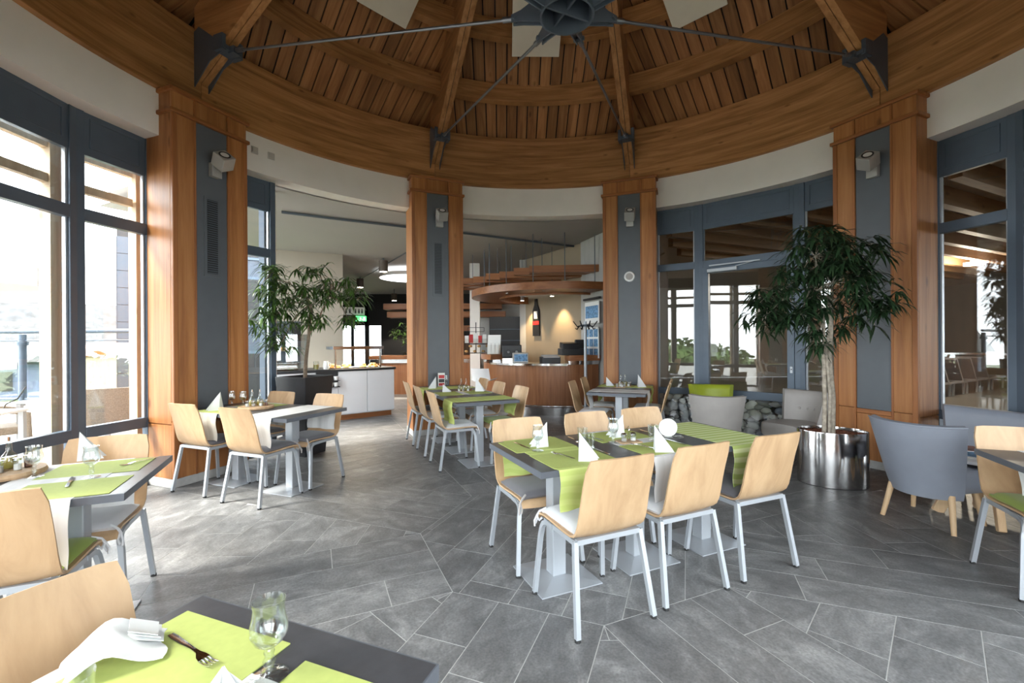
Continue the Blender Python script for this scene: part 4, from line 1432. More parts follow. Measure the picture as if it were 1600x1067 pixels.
# coat stand
cs = thing('coat_stand', 'tall grey coat stand with black hooks in front of the bar', 'coat stand', (1.06, 5.02, 0))
MB().cyl((0, 0, 0), (0, 0, 1.80), 0.028, 14).build('pole', 'silver', cs, smooth=40)
MB().lathe([(0.0, 0.0), (0.20, 0.0), (0.20, 0.02), (0.03, 0.04)], 24).build('base', 'silver', cs, smooth=40)
MB().cyl((0, 0, 1.70), (0, 0, 1.74), 0.10, 20).build('head', 'steel_dark', cs, smooth=40)
for i in range(8):
    a = 2 * pi * i / 8 + 0.2
    c, s = cos(a), sin(a)
    MB().tube([(0.08 * c, 0.08 * s, 1.72), (0.16 * c, 0.16 * s, 1.70), (0.20 * c, 0.20 * s, 1.75), (0.24 * c, 0.24 * s, 1.80)], 0.010, 6).tube([(0.12 * c, 0.12 * s, 1.71), (0.17 * c, 0.17 * s, 1.65), (0.20 * c, 0.20 * s, 1.67)], 0.009, 6).build('hook', 'black', cs, smooth=50)
# white bar stool
st = thing('bar_stool', 'white shell bar stool at the left of the bar', 'bar stool', (-0.86, 5.30, 0), A(-25))
MB().cyl((0, 0, 0.02), (0, 0, 0.62), 0.022, 12).build('stem', 'chrome', st, smooth=40)
MB().lathe([(0.0, 0.0), (0.19, 0.0), (0.19, 0.012), (0.03, 0.03)], 24).build('base', 'chrome', st, smooth=40)
rows = []
for i in range(9):
    t = i / 8
    if t < 0.5:
        y, z = 0.20 - 0.34 * (t / 0.5), 0.66 - 0.01 * (t / 0.5)
    else:
        k = (t - 0.5) / 0.5
        y, z = -0.14 - 0.08 * k, 0.65 + 0.27 * k
    rows.append([(x * (0.20 - 0.02 * abs(t - .5)), y + 0.05 * (x * x) * (t > 0.5), z + 0.05 * x * x * (t <= 0.6)) for x in [-1 + 0.25 * j for j in range(9)]])
MB().grid(rows, 0.012).build('shell', 'white_plastic', st, smooth=50)

# ================================================================== POOL LOUNGE BEHIND THE GLAZING
plg = MB()
plg.prism([tuple(pol(4.46, 66)[:2]), tuple(pol(4.46, 45)[:2]), tuple(pol(4.46, 22)[:2]), tuple(pol(4.46, 0)[:2]), tuple(pol(4.46, -21)[:2]), (17, -5), (17, 14), (3.6, 14), (3.3, 7)], -0.2, -0.01)
tag(plg.build('floor_lounge', plain('lounge_floor', (0.20, 0.19, 0.175), 0.3)), 'grey floor of the lounge beyond the glazing', 'floor', kind='structure')
lc = MB()
lc.prism([tuple(pol(4.42, 64)[:2]), tuple(pol(4.42, 45)[:2]), tuple(pol(4.42, 22)[:2]), tuple(pol(4.42, 0)[:2]), tuple(pol(4.42, -21)[:2]), (17, -5), (17, 14), (3.6, 14), (3.3, 7)], 3.46, 3.6)
tag(lc.build('ceiling_lounge', plain('lounge_ceiling', (0.42, 0.36, 0.30), 0.8)), 'ceiling of the lounge beyond the glazing', 'ceiling', kind='structure')
wall_seg('wall_lounge_back', (17, 14), (3.4, 14), 0, 3.6, 0.2, 'pool_wall', 'grey tiled back wall of the lounge')
wall_seg('wall_lounge_far', (17, -1), (17, 14), 0, 3.6, 0.2, 'pool_wall', 'grey far wall of the lounge')
wall_seg('lounge_light_blocker', tuple(pol(4.75, -21)[:2]), (17, -5.0), 0, 3.6, -0.2, 'pool_wall', 'grey wall added on the terrace side to darken the lounge')  # added to cut the daylight that entered the lounge here
wall_seg('wall_lounge_side', (1.95, 4.35), (3.5, 14), 0, 3.6, -0.1, 'pool_wall', 'grey side wall between bar and lounge')
for i in range(19):
    off = -6.2 + 0.62 * i * 0.92
    # rafters run along 24 degrees
    c, s = cos(A(24)), sin(A(24))
    px, py = 8.5 * c - off * s, 8.5 * s + off * c
    t0 = -7.5
    # start outside the rotunda
    best = None
    for k in range(80):
        t = -9 + 0.2 * k
        x, y = px + t * c, py + t * s
        if hypot(x, y) > 4.62 and x > 2.2 and atan2(y, x) > A(-24) and atan2(y, x) < A(62):
            best = t
            break
    if best is None:
        continue
    o = MB().box(0, 7.5 - best, -0.06, 0.06, 0, 0.24).build('rafter', 'rafter', loc=(px + best * c, py + best * s, 3.20), rot=(0, 0, A(24)))
    tag(o, 'brown ceiling rafter in the lounge beyond the glazing', 'rafter', 'rafters of the lounge', 'structure')
for i in range(5):
    x, y = 10.1 + 0.80 * i, 7.55 + 0.42 * i
    o = thing('sun_lounger', 'dark grey sun lounger in the lounge, %s of the row from the column' % ordn[i], 'sun lounger', (x, y, 0), A(-62), 'loungers in the lounge')
    MB().box(-0.30, 0.30, -0.6, 0.75, 0.30, 0.36).build('seat', 'cush_grey', o, bevel=0.01)
    MB().box(-0.30, 0.30, 0.0, 0.75, 0.0, 0.06, Matrix.Translation((0, -0.6, 0.33)) @ Matrix.Rotation(pi - 0.95, 4, 'X')).build('backrest', 'cush_grey', o, bevel=0.01)
    for sx in (-0.26, 0.26):
        for sy in (-0.5, 0.65):
            MB().box(sx - 0.02, sx + 0.02, sy - 0.02, sy + 0.02, 0, 0.30).build('leg', 'silver', o)
gl = thing('glass_balustrade', 'clear glass balustrade in the lounge', 'balustrade', (8.0, 3.9, 0), A(-52))
MB().box(-2.2, 2.2, -0.006, 0.006, 0.1, 1.15).build('pane', 'glass', gl)
MB().box(-2.2, 2.2, -0.02, 0.02, 1.15, 1.18).build('handrail', 'brushed', gl)
lp = thing('lounge_lamp', 'round ceiling lamp glowing in the lounge', 'ceiling lamp', (10.2, 6.6, 3.10))
MB().cyl((0, 0, 0), (0, 0, 0.06), 0.14, 20).build('diffuser', 'bulb', lp, smooth=40)
MB().cyl((0, 0, 0.06), (0, 0, 0.37), 0.03, 8).build('stem', 'lamp_grey', lp)
l = bpy.data.lights.new('lounge_lamp_light', 'POINT')
l.energy, l.color, l.shadow_soft_size = 120, (1.0, 0.85, 0.66), 0.12
lo = bpy.data.objects.new('lounge_lamp_light', l)
COL.objects.link(lo)
lo.location = (10.2, 6.6, 2.95)
dw = thing('door_pool', 'pale doorway in the lounge wall', 'door', (11.6, 13.95, 0), kind='structure')
MB().box(-0.5, 0.5, -0.05, 0.05, 0, 2.2).build('leaf', 'white', dw)

# ================================================================== OUTSIDE: TERRACE
ter = MB().box(-15.5, -4.30, -16, 3.9, -0.25, -0.06)
tag(ter.build('terrace_ground', 'deck'), 'pale terrace paving outside the left windows', 'terrace', kind='structure')
g2 = MB().box(-60, 40, -70, 60, -1.6, -1.5)
tag(g2.build('ground', plain('meadow', (0.10, 0.13, 0.05), 0.9, var=0.3, scale=0.3)), 'green ground around the building', 'ground', kind='structure')
tag(MB().box(-6, 10, -18, -4.4, -0.25, -0.06).build('terrace_paving', 'deck'), 'paved strip behind the camera', 'terrace', kind='structure')
# timber sun screen just outside the window
for sec, nm in ((180, 'terrace window left of the column'), (225, 'window behind the nearest table')):
    ts = thing('timber_screen', 'weathered timber sun screen outside the %s' % nm, 'sun screen')
    for (a0, a1) in PAN:
        p, q = pol(4.50, sec + a0), pol(4.50, sec + a1)
        for t in ((-0.03, 0.98) if a0 < -10 else (0.02, 1.03)) if (a1 - a0) < 10 else (0.045, 0.955):
            c = p.lerp(q, t)
            MB().box(-0.045, 0.045, -0.05, 0.05, -0.05, 3.4).build('post', 'screen_wood', ts, loc=c, rot=(0, 0, atan2((q - p).y, (q - p).x)))
        for z in (3.17, 2.87):
            MB().bar(p.lerp(q, 0.06) + Vector((0, 0, z)), p.lerp(q, 0.94) + Vector((0, 0, z)), 0.06, 0.075).build('slat', 'screen_wood', ts)
# railing on a low kerb wall
ra = thing('terrace_railing', 'blue-grey steel railing with glass infill on a low wall along the terrace', 'railing')
r0_, r1_ = Vector((-15.0, 3.75, 0)), Vector((-5.05, 3.60, 0))
for z, r_ in ((1.63, 0.032), (1.49, 0.011), (0.60, 0.018)):
    MB().cyl(r0_ + Vector((0, 0, z)), r1_ + Vector((0, 0, z)), r_, 10).build('rail', 'frame', ra, smooth=40)
MB().bar(r0_ + Vector((0, 0.1, 0.22)), r1_ + Vector((0, 0.1, 0.22)), 0.2, 0.62).build('kerb_wall', 'white', ra)
posts = [(-5.15 - 2.68 * i) for i in range(4)]
prev = None
for x in posts:
    c = Vector((x, 3.60 + (-5.05 - x) / 9.95 * 0.15, 0))
    MB().cyl(c + Vector((0, 0, 0.5)), c + Vector((0, 0, 1.58)), 0.045, 12).build('post', 'frame', ra, smooth=40)
    MB().cyl(c + Vector((0, 0, 1.42)), c + Vector((0, 0, 1.47)), 0.07, 12).build('post_collar', 'frame', ra, smooth=40)
    if prev is not None:
        MB().bar(prev + Vector((-0.08, 0, 1.05)), c + Vector((0.08, 0, 1.05)), 0.008, 0.80).build('glass_infill', 'glass', ra)
    prev = c
# rattan chairs and tables outside
def rattan_chair(loc, rz, lab):
    o = thing('rattan_armchair', lab, 'chair', loc, rz, 'rattan chairs on the terrace')
    rows = [[(x * (0.27 + 0.02 * t), -0.24 - 0.10 * t - 0.03 * (1 - x * x), 0.40 + 0.50 * t) for x in [-1 + 0.2 * j for j in range(11)]] for t in [k / 6 for k in range(7)]]
    MB().grid(rows, 0.03).build('backrest', 'rattan', o, smooth=50)
    MB().box(-0.27, 0.27, -0.26, 0.28, 0.34, 0.44).build('seat', 'rattan', o, bevel=0.02)
    for s in (-1, 1):
        MB().tube([(s * 0.28, -0.26, 0.62), (s * 0.30, 0.1, 0.64), (s * 0.30, 0.28, 0.60), (s * 0.29, 0.29, 0.3), (s * 0.28, 0.29, 0.0)], 0.028, 8).build('armrest', 'rattan', o, smooth=50)
        MB().box(s * 0.27 - 0.025, s * 0.27 + 0.025, -0.28, -0.23, 0.0, 0.40).build('leg', 'rattan', o)
    return o
rattan_chair((-5.92, 2.98, -0.06), A(40), 'brown rattan armchair right outside the narrow terrace window')
rattan_chair((-7.05, 2.55, -0.06), A(-40), 'pale rattan armchair outside with a dark cable over its back')
def ter_table(loc, lab):
    o = thing('terrace_table', lab, 'table', loc, 0.2)
    MB().box(-0.36, 0.36, -0.36, 0.36, 0.70, 0.73).build('top', 'white_plastic', o, bevel=0.005)
    for sx in (-0.32, 0.32):
        for sy in (-0.32, 0.32):
            MB().box(sx - 0.025, sx + 0.025, sy - 0.025, sy + 0.025, 0, 0.70).build('leg', 'silver', o)
ter_table((-6.70, 3.14, -0.06), 'white terrace table beyond the brown rattan armchair')
ter_table((-6.45, 1.70, -0.06), 'white terrace table close to the wide window')
tag(MB().tube([(-6.72, 2.62, 0.88), (-6.70, 2.50, 0.74), (-6.74, 2.40, 0.68), (-6.72, 2.28, 0.50), (-6.70, 2.1, 0.42), (-6.55, 1.95, 0.36), (-6.5, 1.9, 0.28)], 0.009, 6).build('cable', 'black', smooth=50), 'black cable hanging over the pale rattan armchair', 'cable')
# parasol
pa = thing('parasol', 'large white parasol with grey ribs on the terrace', 'parasol', (-7.55, 1.55, -0.06), 0.2)
MB().cyl((0, 0, 0), (0, 0, 2.7), 0.03, 12).build('pole', 'silver', pa, smooth=40)
MB().lathe([(0.0, 0.0), (0.3, 0.0), (0.3, 0.06), (0.05, 0.09)], 24).build('base', 'steel_dark', pa, smooth=40)
can = MB()
n = 8
for i in range(n):
    a0, a1 = 2 * pi * i / n, 2 * pi * (i + 1) / n
    can.add([(0, 0, 3.05), (1.75 * cos(a0), 1.75 * sin(a0), 2.38), (1.75 * cos(a1), 1.75 * sin(a1), 2.38), (1.75 * cos(a0), 1.75 * sin(a0), 2.16), (1.75 * cos(a1), 1.75 * sin(a1), 2.16)], [(0, 1, 2), (1, 3, 4, 2)])
can.build('canopy', 'parasol', pa)
for i in range(n):
    a = 2 * pi * i / n
    MB().cyl((0.03 * cos(a), 0.03 * sin(a), 2.98), (1.73 * cos(a), 1.73 * sin(a), 2.35), 0.016, 6).build('rib', 'silver', pa)
    MB().cyl((0.03 * cos(a), 0.03 * sin(a), 2.15), (0.9 * cos(a), 0.9 * sin(a), 2.62), 0.016, 6).build('strut', 'silver', pa)
# neighbouring roof, tower, shed
nb = thing('neighbour_house', 'neighbouring house with a long grey shingle roof and pale blue wall', 'house', (-28.0, 25.0, -1.5), A(-44.4))
MB().box(-4, 4, -14, 9, 0, 2.3).build('wall', plain('pale_blue_wall', (0.11, 0.13, 0.19), 0.8), nb)
MB().prism([(-4.6, 2.0), (4.6, 2.0), (0, 5.5)], -9.5, 14.5, Matrix.Rotation(pi / 2, 4, 'X')).build('roof', 'rooftile', nb)
MB().box(1.2, 1.7, 3.5, 4.1, 3.5, 6.0).build('chimney', 'white', nb)
for y in (-8, -3, 2, 6):
    MB().box(4.0, 4.05, y, y + 1.2, 0.5, 1.5).build('window', 'dark_wall', nb)
tw = thing('tower', 'blue-grey tower clad in square panels outside the window', 'tower', (-13.75, 13.95, -1.5), A(38.6))
MB().box(-1.0, 1.0, -1.0, 1.0, 0, 6.95).build('core', 'dark_wall', tw)
pm = MB().box(-0.325, 0.325, -0.015, 0.015, -0.29, 0.29).mesh('panel', 'towertile')
for f in range(4):
    for i in range(3):
        for j in range(11):
            c = Matrix.Rotation(f * pi / 2, 3, 'Z') @ Vector((-0.667 + 0.667 * i, -1.01, 0.4 + 0.6 * j))
            inst('panel', pm, tw, c, (0, 0, f * pi / 2))
hs_ = thing('garden_shed', 'small wooden shed with a brown pitched roof outside', 'shed', (-18.9, 16.9, -0.6), A(60))
MB().box(-0.8, 0.8, -0.7, 0.7, -0.9, 1.55).build('wall', 'screen_wood', hs_)
MB().prism([(-1.0, 1.5), (1.0, 1.5), (0, 2.0)], -0.85, 0.85, Matrix.Rotation(pi / 2, 4, 'X')).build('roof', 'clad_trim', hs_)
wg = thing('annex_wing', 'pale blue-grey building wing seen through the narrow glazed panel', 'building', (-9.0, 10.2, -1.5), A(-58))
MB().box(-0.6, 0.6, -1.6, 1.6, 0, 8).build('wall', 'towertile', wg)
for z in (1.2, 3.4, 5.4):
    for y in (-1.45, 0.2):
        fw = MB().box(0.6, 0.64, y, y + 1.2, z, z + 1.5).build('window', 'frame', wg)
        MB().box(0.63, 0.65, y + 0.08, y + 1.12, z + 0.08, z + 1.42).build('pane', 'dark_wall', fw)
rng = random.Random(33)
place = ['furthest left', 'second from the left', 'third from the left', 'fourth from the left', 'fifth from the left', 'furthest right']
for i, (x, y, r_) in enumerate(((-17, -6.5, 1.9), (-17.5, -2, 1.6), (-13.5, -14, 2.2), (-3, -20, 2.0), (-8.5, -19, 1.7), (3, -21, 2.1))):
    mb = MB()
    for k in range(900):
        a, b = rng.uniform(0, 2 * pi), rng.uniform(-1, 1)
        rr = r_ * rng.uniform(0.75, 1.02)
        p = Vector((rr * cos(a) * math.sqrt(1 - b * b), rr * sin(a) * math.sqrt(1 - b * b), rr * 0.8 * b + r_ * 0.6))
        d1 = Vector((rng.uniform(-1, 1), rng.uniform(-1, 1), rng.uniform(-1, 1))).normalized() * 0.22
        d2 = d1.orthogonal().normalized() * 0.13
        mb.add([p - d1, p + d2, p + d1, p - d2], [(0, 1, 2, 3)])
    bu_ = thing('garden_bush', 'green garden bush mirrored in the door glass, %s' % place[i], 'bush', (x, y, -1.5), group='garden bushes')
    tag(mb.build('foliage', 'hedge', bu_), kind='stuff')
    MB().ball((0, 0, r_ * 0.6), r_ * 0.78, r_ * 0.78, r_ * 0.6, 14, 8).build('inner_mass', 'hedge', bu_, smooth=60)


# ================================================================== TABLES
ZTAB = 0.76


def dining_table(label, ang, cx_, cy_, length, width, peds):
    """frame turned by ang, long side along local x; cx_, cy_ in that frame"""
    t = thing('dining_table', label, 'table', fr(ang, cx_, cy_), A(ang), 'dining tables')
    h, w = length / 2, width / 2
    tp = MB().box(-h + 0.004, h - 0.004, -w + 0.004, w - 0.004, ZTAB - 0.034, ZTAB).build('table_top', 'top', t)
    eb = MB()
    for a in ((-h, h, -w, -w + 0.004), (-h, h, w - 0.004, w), (-h, -h + 0.004, -w + 0.004, w - 0.004), (h - 0.004, h, -w + 0.004, w - 0.004)):
        eb.box(*a, ZTAB - 0.034, ZTAB - 0.0005)
    eb.build('edge_band', 'edge', tp)
    for x in peds:
        MB().box(x - 0.045, x + 0.045, -0.045, 0.045, 0.018, ZTAB - 0.06).build('pedestal', 'silver', t, bevel=0.006)
        MB().box(x - 0.20, x + 0.20, -0.24, 0.24, ZTAB - 0.06, ZTAB - 0.034).build('top_bracket', 'silver', t, bevel=0.004)
        # base plate rising slightly to the pedestal
        b = MB()
        r, q = 0.20, 0.05
        vs = [(x - r, -r, 0.001), (x + r, -r, 0.001), (x + r, r, 0.001), (x - r, r, 0.001), (x - r, -r, 0.008), (x + r, -r, 0.008), (x + r, r, 0.008), (x - r, r, 0.008),
              (x - q, -q, 0.022), (x + q, -q, 0.022), (x + q, q, 0.022), (x - q, q, 0.022)]
        b.add(vs, [(3, 2, 1, 0), (0, 1, 5, 4), (1, 2, 6, 5), (2, 3, 7, 6), (3, 0, 4, 7), (4, 5, 9, 8), (5, 6, 10, 9), (6, 7, 11, 10), (7, 4, 8, 11), (8, 9, 10, 11)])
        b.build('base_plate', 'silver', t)
    return t


dining_table('long dark dining table in the middle of the room set for four', 22.5, 0.20, -0.515, 1.80, 0.74, (-0.61, -0.01, 0.585))
dining_table('dark dining table running to the left column with a white runner', -22.5, -3.155, 0.02, 1.41, 0.75, (-0.38, 0.365))
dining_table('dark dining table with lime runners running to the column right of the buffet', 112.5, 2.79, -0.02, 2.07, 0.75, (-0.69, 0, 0.68))
dining_table('dark dining table in front of the column with the round speaker', 67.5, 3.16, 0.02, 1.36, 0.74, (-0.34, 0.34))
dining_table('dark dining table by the terrace window at the left edge', 202.5, 3.185, 0.0, 1.29, 0.75, (-0.34, 0.34))
dining_table('dark dining table in the very foreground with a fork on a lime placemat', 247.5, 3.165, -0.02, 1.35, 0.72, (-0.30, 0.35))
dining_table('dark dining table cut off by the right edge beside the sofa', -22.5, 3.14, -0.10, 1.36, 0.74, (-0.34, 0.34))


# ================================================================== CHAIRS
def chair_shell():
    prof = [(0.228, 0.418), (0.224, 0.436), (0.205, 0.449), (0.16, 0.457), (0.06, 0.456), (-0.06, 0.450), (-0.13, 0.451), (-0.165, 0.462), (-0.190, 0.485), (-0.206, 0.52),
            (-0.219, 0.57), (-0.233, 0.64), (-0.252, 0.72), (-0.275, 0.80), (-0.296, 0.868)]
    rows = []
    for k, (y, z) in enumerate(prof):
        s = k / (len(prof) - 1)
        back_ = max(0.0, (z - 0.47) / 0.40)
        hw = 0.205 if back_ <= 0 else 0.208 - 0.006 * back_
        row = []
        for j in range(9):
            x = -1 + j * 0.25
            yy = y - 0.024 * (1 - x * x) * min(1, back_ * 2.0)
            zz = z - (0.010 * (1 - x * x) if back_ <= 0 else 0)
            # rounded corners at the top
            xw = hw
            if k == len(prof) - 1 and abs(x) == 1:
                xw, zz = hw - 0.014, z - 0.004
            row.append((x * xw, yy, zz))
        rows.append(row)
    return MB().grid(rows, 0.011)


def superpad(w, d, h, n=14):
    rows = []
    for i in range(n + 1):
        v = -1 + 2 * i / n
        row = []
        for j in range(n + 1):
            u = -1 + 2 * j / n
            e = (1 - abs(u) ** 5) * (1 - abs(v) ** 5)
            row.append((u * w / 2 * (1 - 0.03 * abs(v) ** 4), v * d / 2 * (1 - 0.03 * abs(u) ** 4), h * (0.28 + 0.72 * max(0, e) ** 0.45)))
        rows.append(row)
    return MB().grid(rows, h * 0.55)


shell_me = chair_shell().mesh('seat_shell', 'beech', 50)
rail_me = MB().bar((-0.19, -0.165, 0.437), (0.19, -0.165, 0.437), 0.028, 0.026).bar((-0.19, -0.165, 0.432), (-0.19, 0.16, 0.432), 0.020, 0.026).bar((0.19, -0.165, 0.432), (0.19, 0.16, 0.432), 0.020, 0.026).bar((-0.19, 0.155, 0.425), (0.19, 0.155, 0.425), 0.020, 0.02).mesh('seat_frame', 'silver')
rear_me, front_me, foot_me = [], [], []
for s in (-1, 1):
    rear_me.append(MB().tube([(s * 0.196, -0.165, 0.440), (s * 0.203, -0.178, 0.36), (s * 0.229, -0.236, 0.012)], 0.0175, 4).mesh('leg', 'silver', 35))
    front_me.append(MB().tube([(s * 0.192, 0.06, 0.432), (s * 0.193, 0.13, 0.430), (s * 0.195, 0.160, 0.418), (s * 0.198, 0.176, 0.392), (s * 0.206, 0.184, 0.34), (s * 0.229, 0.215, 0.012)], 0.0175, 4).mesh('leg', 'silver', 35))
cap_me = MB().cyl((0, 0, 0.0), (0, 0, 0.014), 0.0158, 8).mesh('foot_cap', 'rubber')
pads = {k: superpad(0.385, 0.37, 0.038).mesh('cushion', 'cush_' + k, 60) for k in ('white', 'grey', 'taupe', 'lime')}
ties = {k: MB().tube([(0.165, 0.165, 0.02), (0.20, 0.185, 0.0), (0.215, 0.19, -0.025), (0.20, 0.185, -0.05), (0.19, 0.17, -0.03)], 0.0075, 6).tube([(0.212, 0.19, -0.02), (0.225, 0.20, -0.055), (0.222, 0.20, -0.085)], 0.006, 6).tube([(0.21, 0.188, -0.02), (0.205, 0.205, -0.05), (0.214, 0.21, -0.075)], 0.006, 6).mesh('tie', 'cush_' + ('white' if k in ('white', 'lime') else 'taupe'), 60) for k in pads}


def make_chair(kind):
    c = thing('dining_chair', 'x', 'chair', group='beech dining chairs')
    inst('seat_shell', shell_me, c)
    inst('seat_frame', rail_me, c)
    for i, s in enumerate((-1, 1)):
        l = inst('leg', rear_me[i], c)
        inst('foot_cap', cap_me, l, (s * 0.229, -0.236, 0.0))
        l = inst('leg', front_me[i], c)
        inst('foot_cap', cap_me, l, (s * 0.229, 0.215, 0.0))
    if kind:
        cu = inst('cushion', pads[kind], c, (0, 0.025, 0.464))
        inst('tie', ties[kind], cu)
        inst('tie', ties[kind], cu, scale=(-1, 1, 1))
    return c


protos = {}


def chair(kind, ang, x, y, face, label):
    """x, y = middle of the rear feet in the frame turned by ang; face = world heading of the sitter in degrees"""
    if kind not in protos:
        o = protos[kind] = make_chair(kind)
    else:
        o = copy_tree(protos[kind])
    p = fr(ang, x, y)
    d = Vector((cos(A(face)), sin(A(face)), 0))
    o.location = p + d * 0.236
    o.rotation_euler = (0, 0, A(face - 90))
    o['label'] = label
    return o


# middle table (frame 22.5)
chair('white', 22.5, -0.389, -1.092, 112.5, 'white-cushioned beech chair nearest to us at the middle table')
chair('white', 22.5, 0.174, -1.062, 113.5, 'beech chair at the near side of the middle table, between two other chairs')
chair('grey', 22.5, 0.780, -1.053, 111.5, 'grey-cushioned beech chair, back to us, beside the striped lime runner')
chair('grey', 22.5, -0.405, 0.005, -67.5, 'beech chair with grey cushion facing us at the far left of the middle table')
chair('taupe', 22.5, 0.19, 0.02, -66.5, 'beech chair facing us at the far side middle of the middle table')
chair('taupe', 22.5, 0.735, 0.03, -68.5, 'beech chair facing us beyond the white disc of the middle table')
# table by the left column (frame -22.5)
chair('grey', -22.5, -2.83, -0.505, 67.5, 'grey-cushioned beech chair, back to us, before the white runner at the left column')
chair('grey', -22.5, -3.574, -0.465, 67.0, 'beech chair with grey cushion, back to us, closest to the left column')
chair('grey', -22.5, -2.815, 0.49, -112.5, 'beech chair with grey cushion in front of the white buffet doors')
chair('grey', -22.5, -3.52, 0.50, -112.5, 'beech chair in front of the black planter at the left column table')
# table at the column right of the buffet (frame 112.5; x along v, y along -u)
chair('white', 112.5, 2.14, 0.50, 22.5, 'white-cushioned beech chair at the near left of the table by the buffet')
chair('white', 112.5, 2.84, 0.51, 22.5, 'middle beech chair on the left side of the lime runner table by the buffet')
chair('grey', 112.5, 3.52, 0.52, 22.5, 'furthest beech chair left of the buffet side table, against the column')
chair('lime', 112.5, 2.16, -0.56, 202.5, 'lime-cushioned beech chair at the near right of the table by the buffet')
chair('white', 112.5, 2.86, -0.55, 202.5, 'middle beech chair on the right of the table by the buffet')
chair('white', 112.5, 3.50, -0.55, 202.5, 'furthest beech chair right of the buffet side table, before the white bar stool')
# table at the speaker column (frame 67.5)
chair('white', 67.5, 2.86, 0.62, -22.5, 'nearer beech chair on the left of the table at the speaker column')
chair('white', 67.5, 3.52, 0.60, -22.5, 'further beech chair left of the speaker column table, by the coat stand')
chair('white', 67.5, 2.86, -0.56, 157.5, 'nearer beech chair right of the speaker column table, seen edge on')
chair('white', 67.5, 3.50, -0.56, 157.5, 'further beech chair on the right of the table at the speaker column')
# table at the left edge (frame 22.5, negative side)
chair('white', 22.5, -2.90, 0.505, -67.5, 'beech chair with white cushion in front of the terrace window mullion')
chair('white', 22.5, -3.60, 0.52, -67.5, 'beech chair at the left edge before the wide terrace window')
chair('lime', 22.5, -2.93, -0.50, 112.5, 'beech chair with lime cushion, back to us, at the left edge table')
# foreground table (frame 67.5, negative side)
chair('grey', 67.5, -2.775, 0.51, -22.5, 'large beech chair in the lower left corner at the foreground table')
# right edge table (frame -22.5)
chair('lime', -22.5, 2.745, 0.415, -112.5, 'beech chair with lime cushion at the right edge of the picture')


# ================================================================== RUNNERS, PLACEMATS
def runner(label, mat, ang, x, y, width, half, drop0, drop1, table_w):
    """cloth strip across a table; x, y = its middle in the table frame, strip runs along local y"""
    rows = []
    pts = []
    edge = table_w / 2 + 0.004
    n = 10
    for i in range(n, -1, -1):
        pts.append((-edge - 0.004 - 0.012 * sin(i * 0.55), ZTAB + 0.002 - drop0 * i / n))
    for i in range(1, 16):
        pts.append((-edge + 2 * edge * i / 16, ZTAB + 0.0022))
    for i in range(n + 1):
        pts.append((edge + 0.004 + 0.012 * sin(i * 0.55), ZTAB + 0.001 - drop1 * i / n))
    for (py, pz) in pts:
        hang = max(0.0, ZTAB - pz)
        row = []
        for j in range(9):
            u = -1 + j * 0.25
            row.append((u * width / 2 * (1 - 0.05 * hang / 0.3), py + (0.014 * sin(u * 5.0 + 1.3 * x) * hang / 0.25) * (1 if py > 0 else -1), pz))
        rows.append(row)
    mb = MB().grid(rows, 0.0022)
    o = mb.build('table_runner', mat, None, smooth=60, loc=fr(ang, x, y), rot=(0, 0, A(ang)))
    return tag(o, label, 'table runner', 'table runners')


runner('lime runner across the near end of the middle table', 'lime', 22.5, -0.42, -0.515, 0.36, 0, 0.22, 0.24, 0.74)
runner('white linen runner across the middle of the middle table', 'linen', 22.5, 0.20, -0.515, 0.36, 0, 0.26, 0.26, 0.74)
runner('lime runner with pale stripes across the far end of the middle table', 'lime_stripe', 22.5, 0.86, -0.515, 0.42, 0, 0.26, 0.22, 0.74)
runner('white linen runner across the table by the left column, nearer the room', 'linen', -22.5, -2.80, 0.02, 0.36, 0, 0.27, 0.24, 0.75)
runner('beige linen runner under a lime placemat at the table by the left column', 'beige', -22.5, -3.50, 0.02, 0.36, 0, 0.26, 0.24, 0.75)
runner('lime runner across the near end of the table by the buffet', 'lime', 112.5, 2.06, -0.02, 0.36, 0, 0.20, 0.25, 0.75)
runner('lime runner across the middle of the table by the buffet', 'linen', 112.5, 2.76, -0.02, 0.34, 0, 0.20, 0.22, 0.75)
runner('lime runner across the far end of the table by the buffet', 'lime', 112.5, 3.46, -0.02, 0.36, 0, 0.22, 0.30, 0.75)
runner('pale striped runner at the near end of the table by the speaker column', 'linen', 67.5, 2.80, 0.02, 0.34, 0, 0.24, 0.24, 0.74)
runner('lime runner at the far end of the table by the speaker column', 'lime', 67.5, 3.46, 0.02, 0.34, 0, 0.22, 0.22, 0.74)
runner('white runner under the lime placemats at the left edge table', 'linen', 22.5, -2.92, 0.0, 0.40, 0, 0.30, 0.28, 0.75)
runner('white runner crossing the right edge table', 'linen', -22.5, 2.86, -0.10, 0.40, 0, 0.25, 0.27, 0.74)
runner('white runner across the foreground table', 'linen', 67.5, -2.80, 0.02, 0.30, 0, 0.2, 0.2, 0.72)


def placemat(label, ang, x, y, sx, sy, rot=0.0, z=ZTAB + 0.0006):
    o = MB().box(-sx / 2, sx / 2, -sy / 2, sy / 2, 0, 0.0026).build('placemat', 'mat_lime', None, loc=fr(ang, x, y, z), rot=(0, 0, A(ang) + rot))
    return tag(o, label, 'placemat', 'lime placemats')


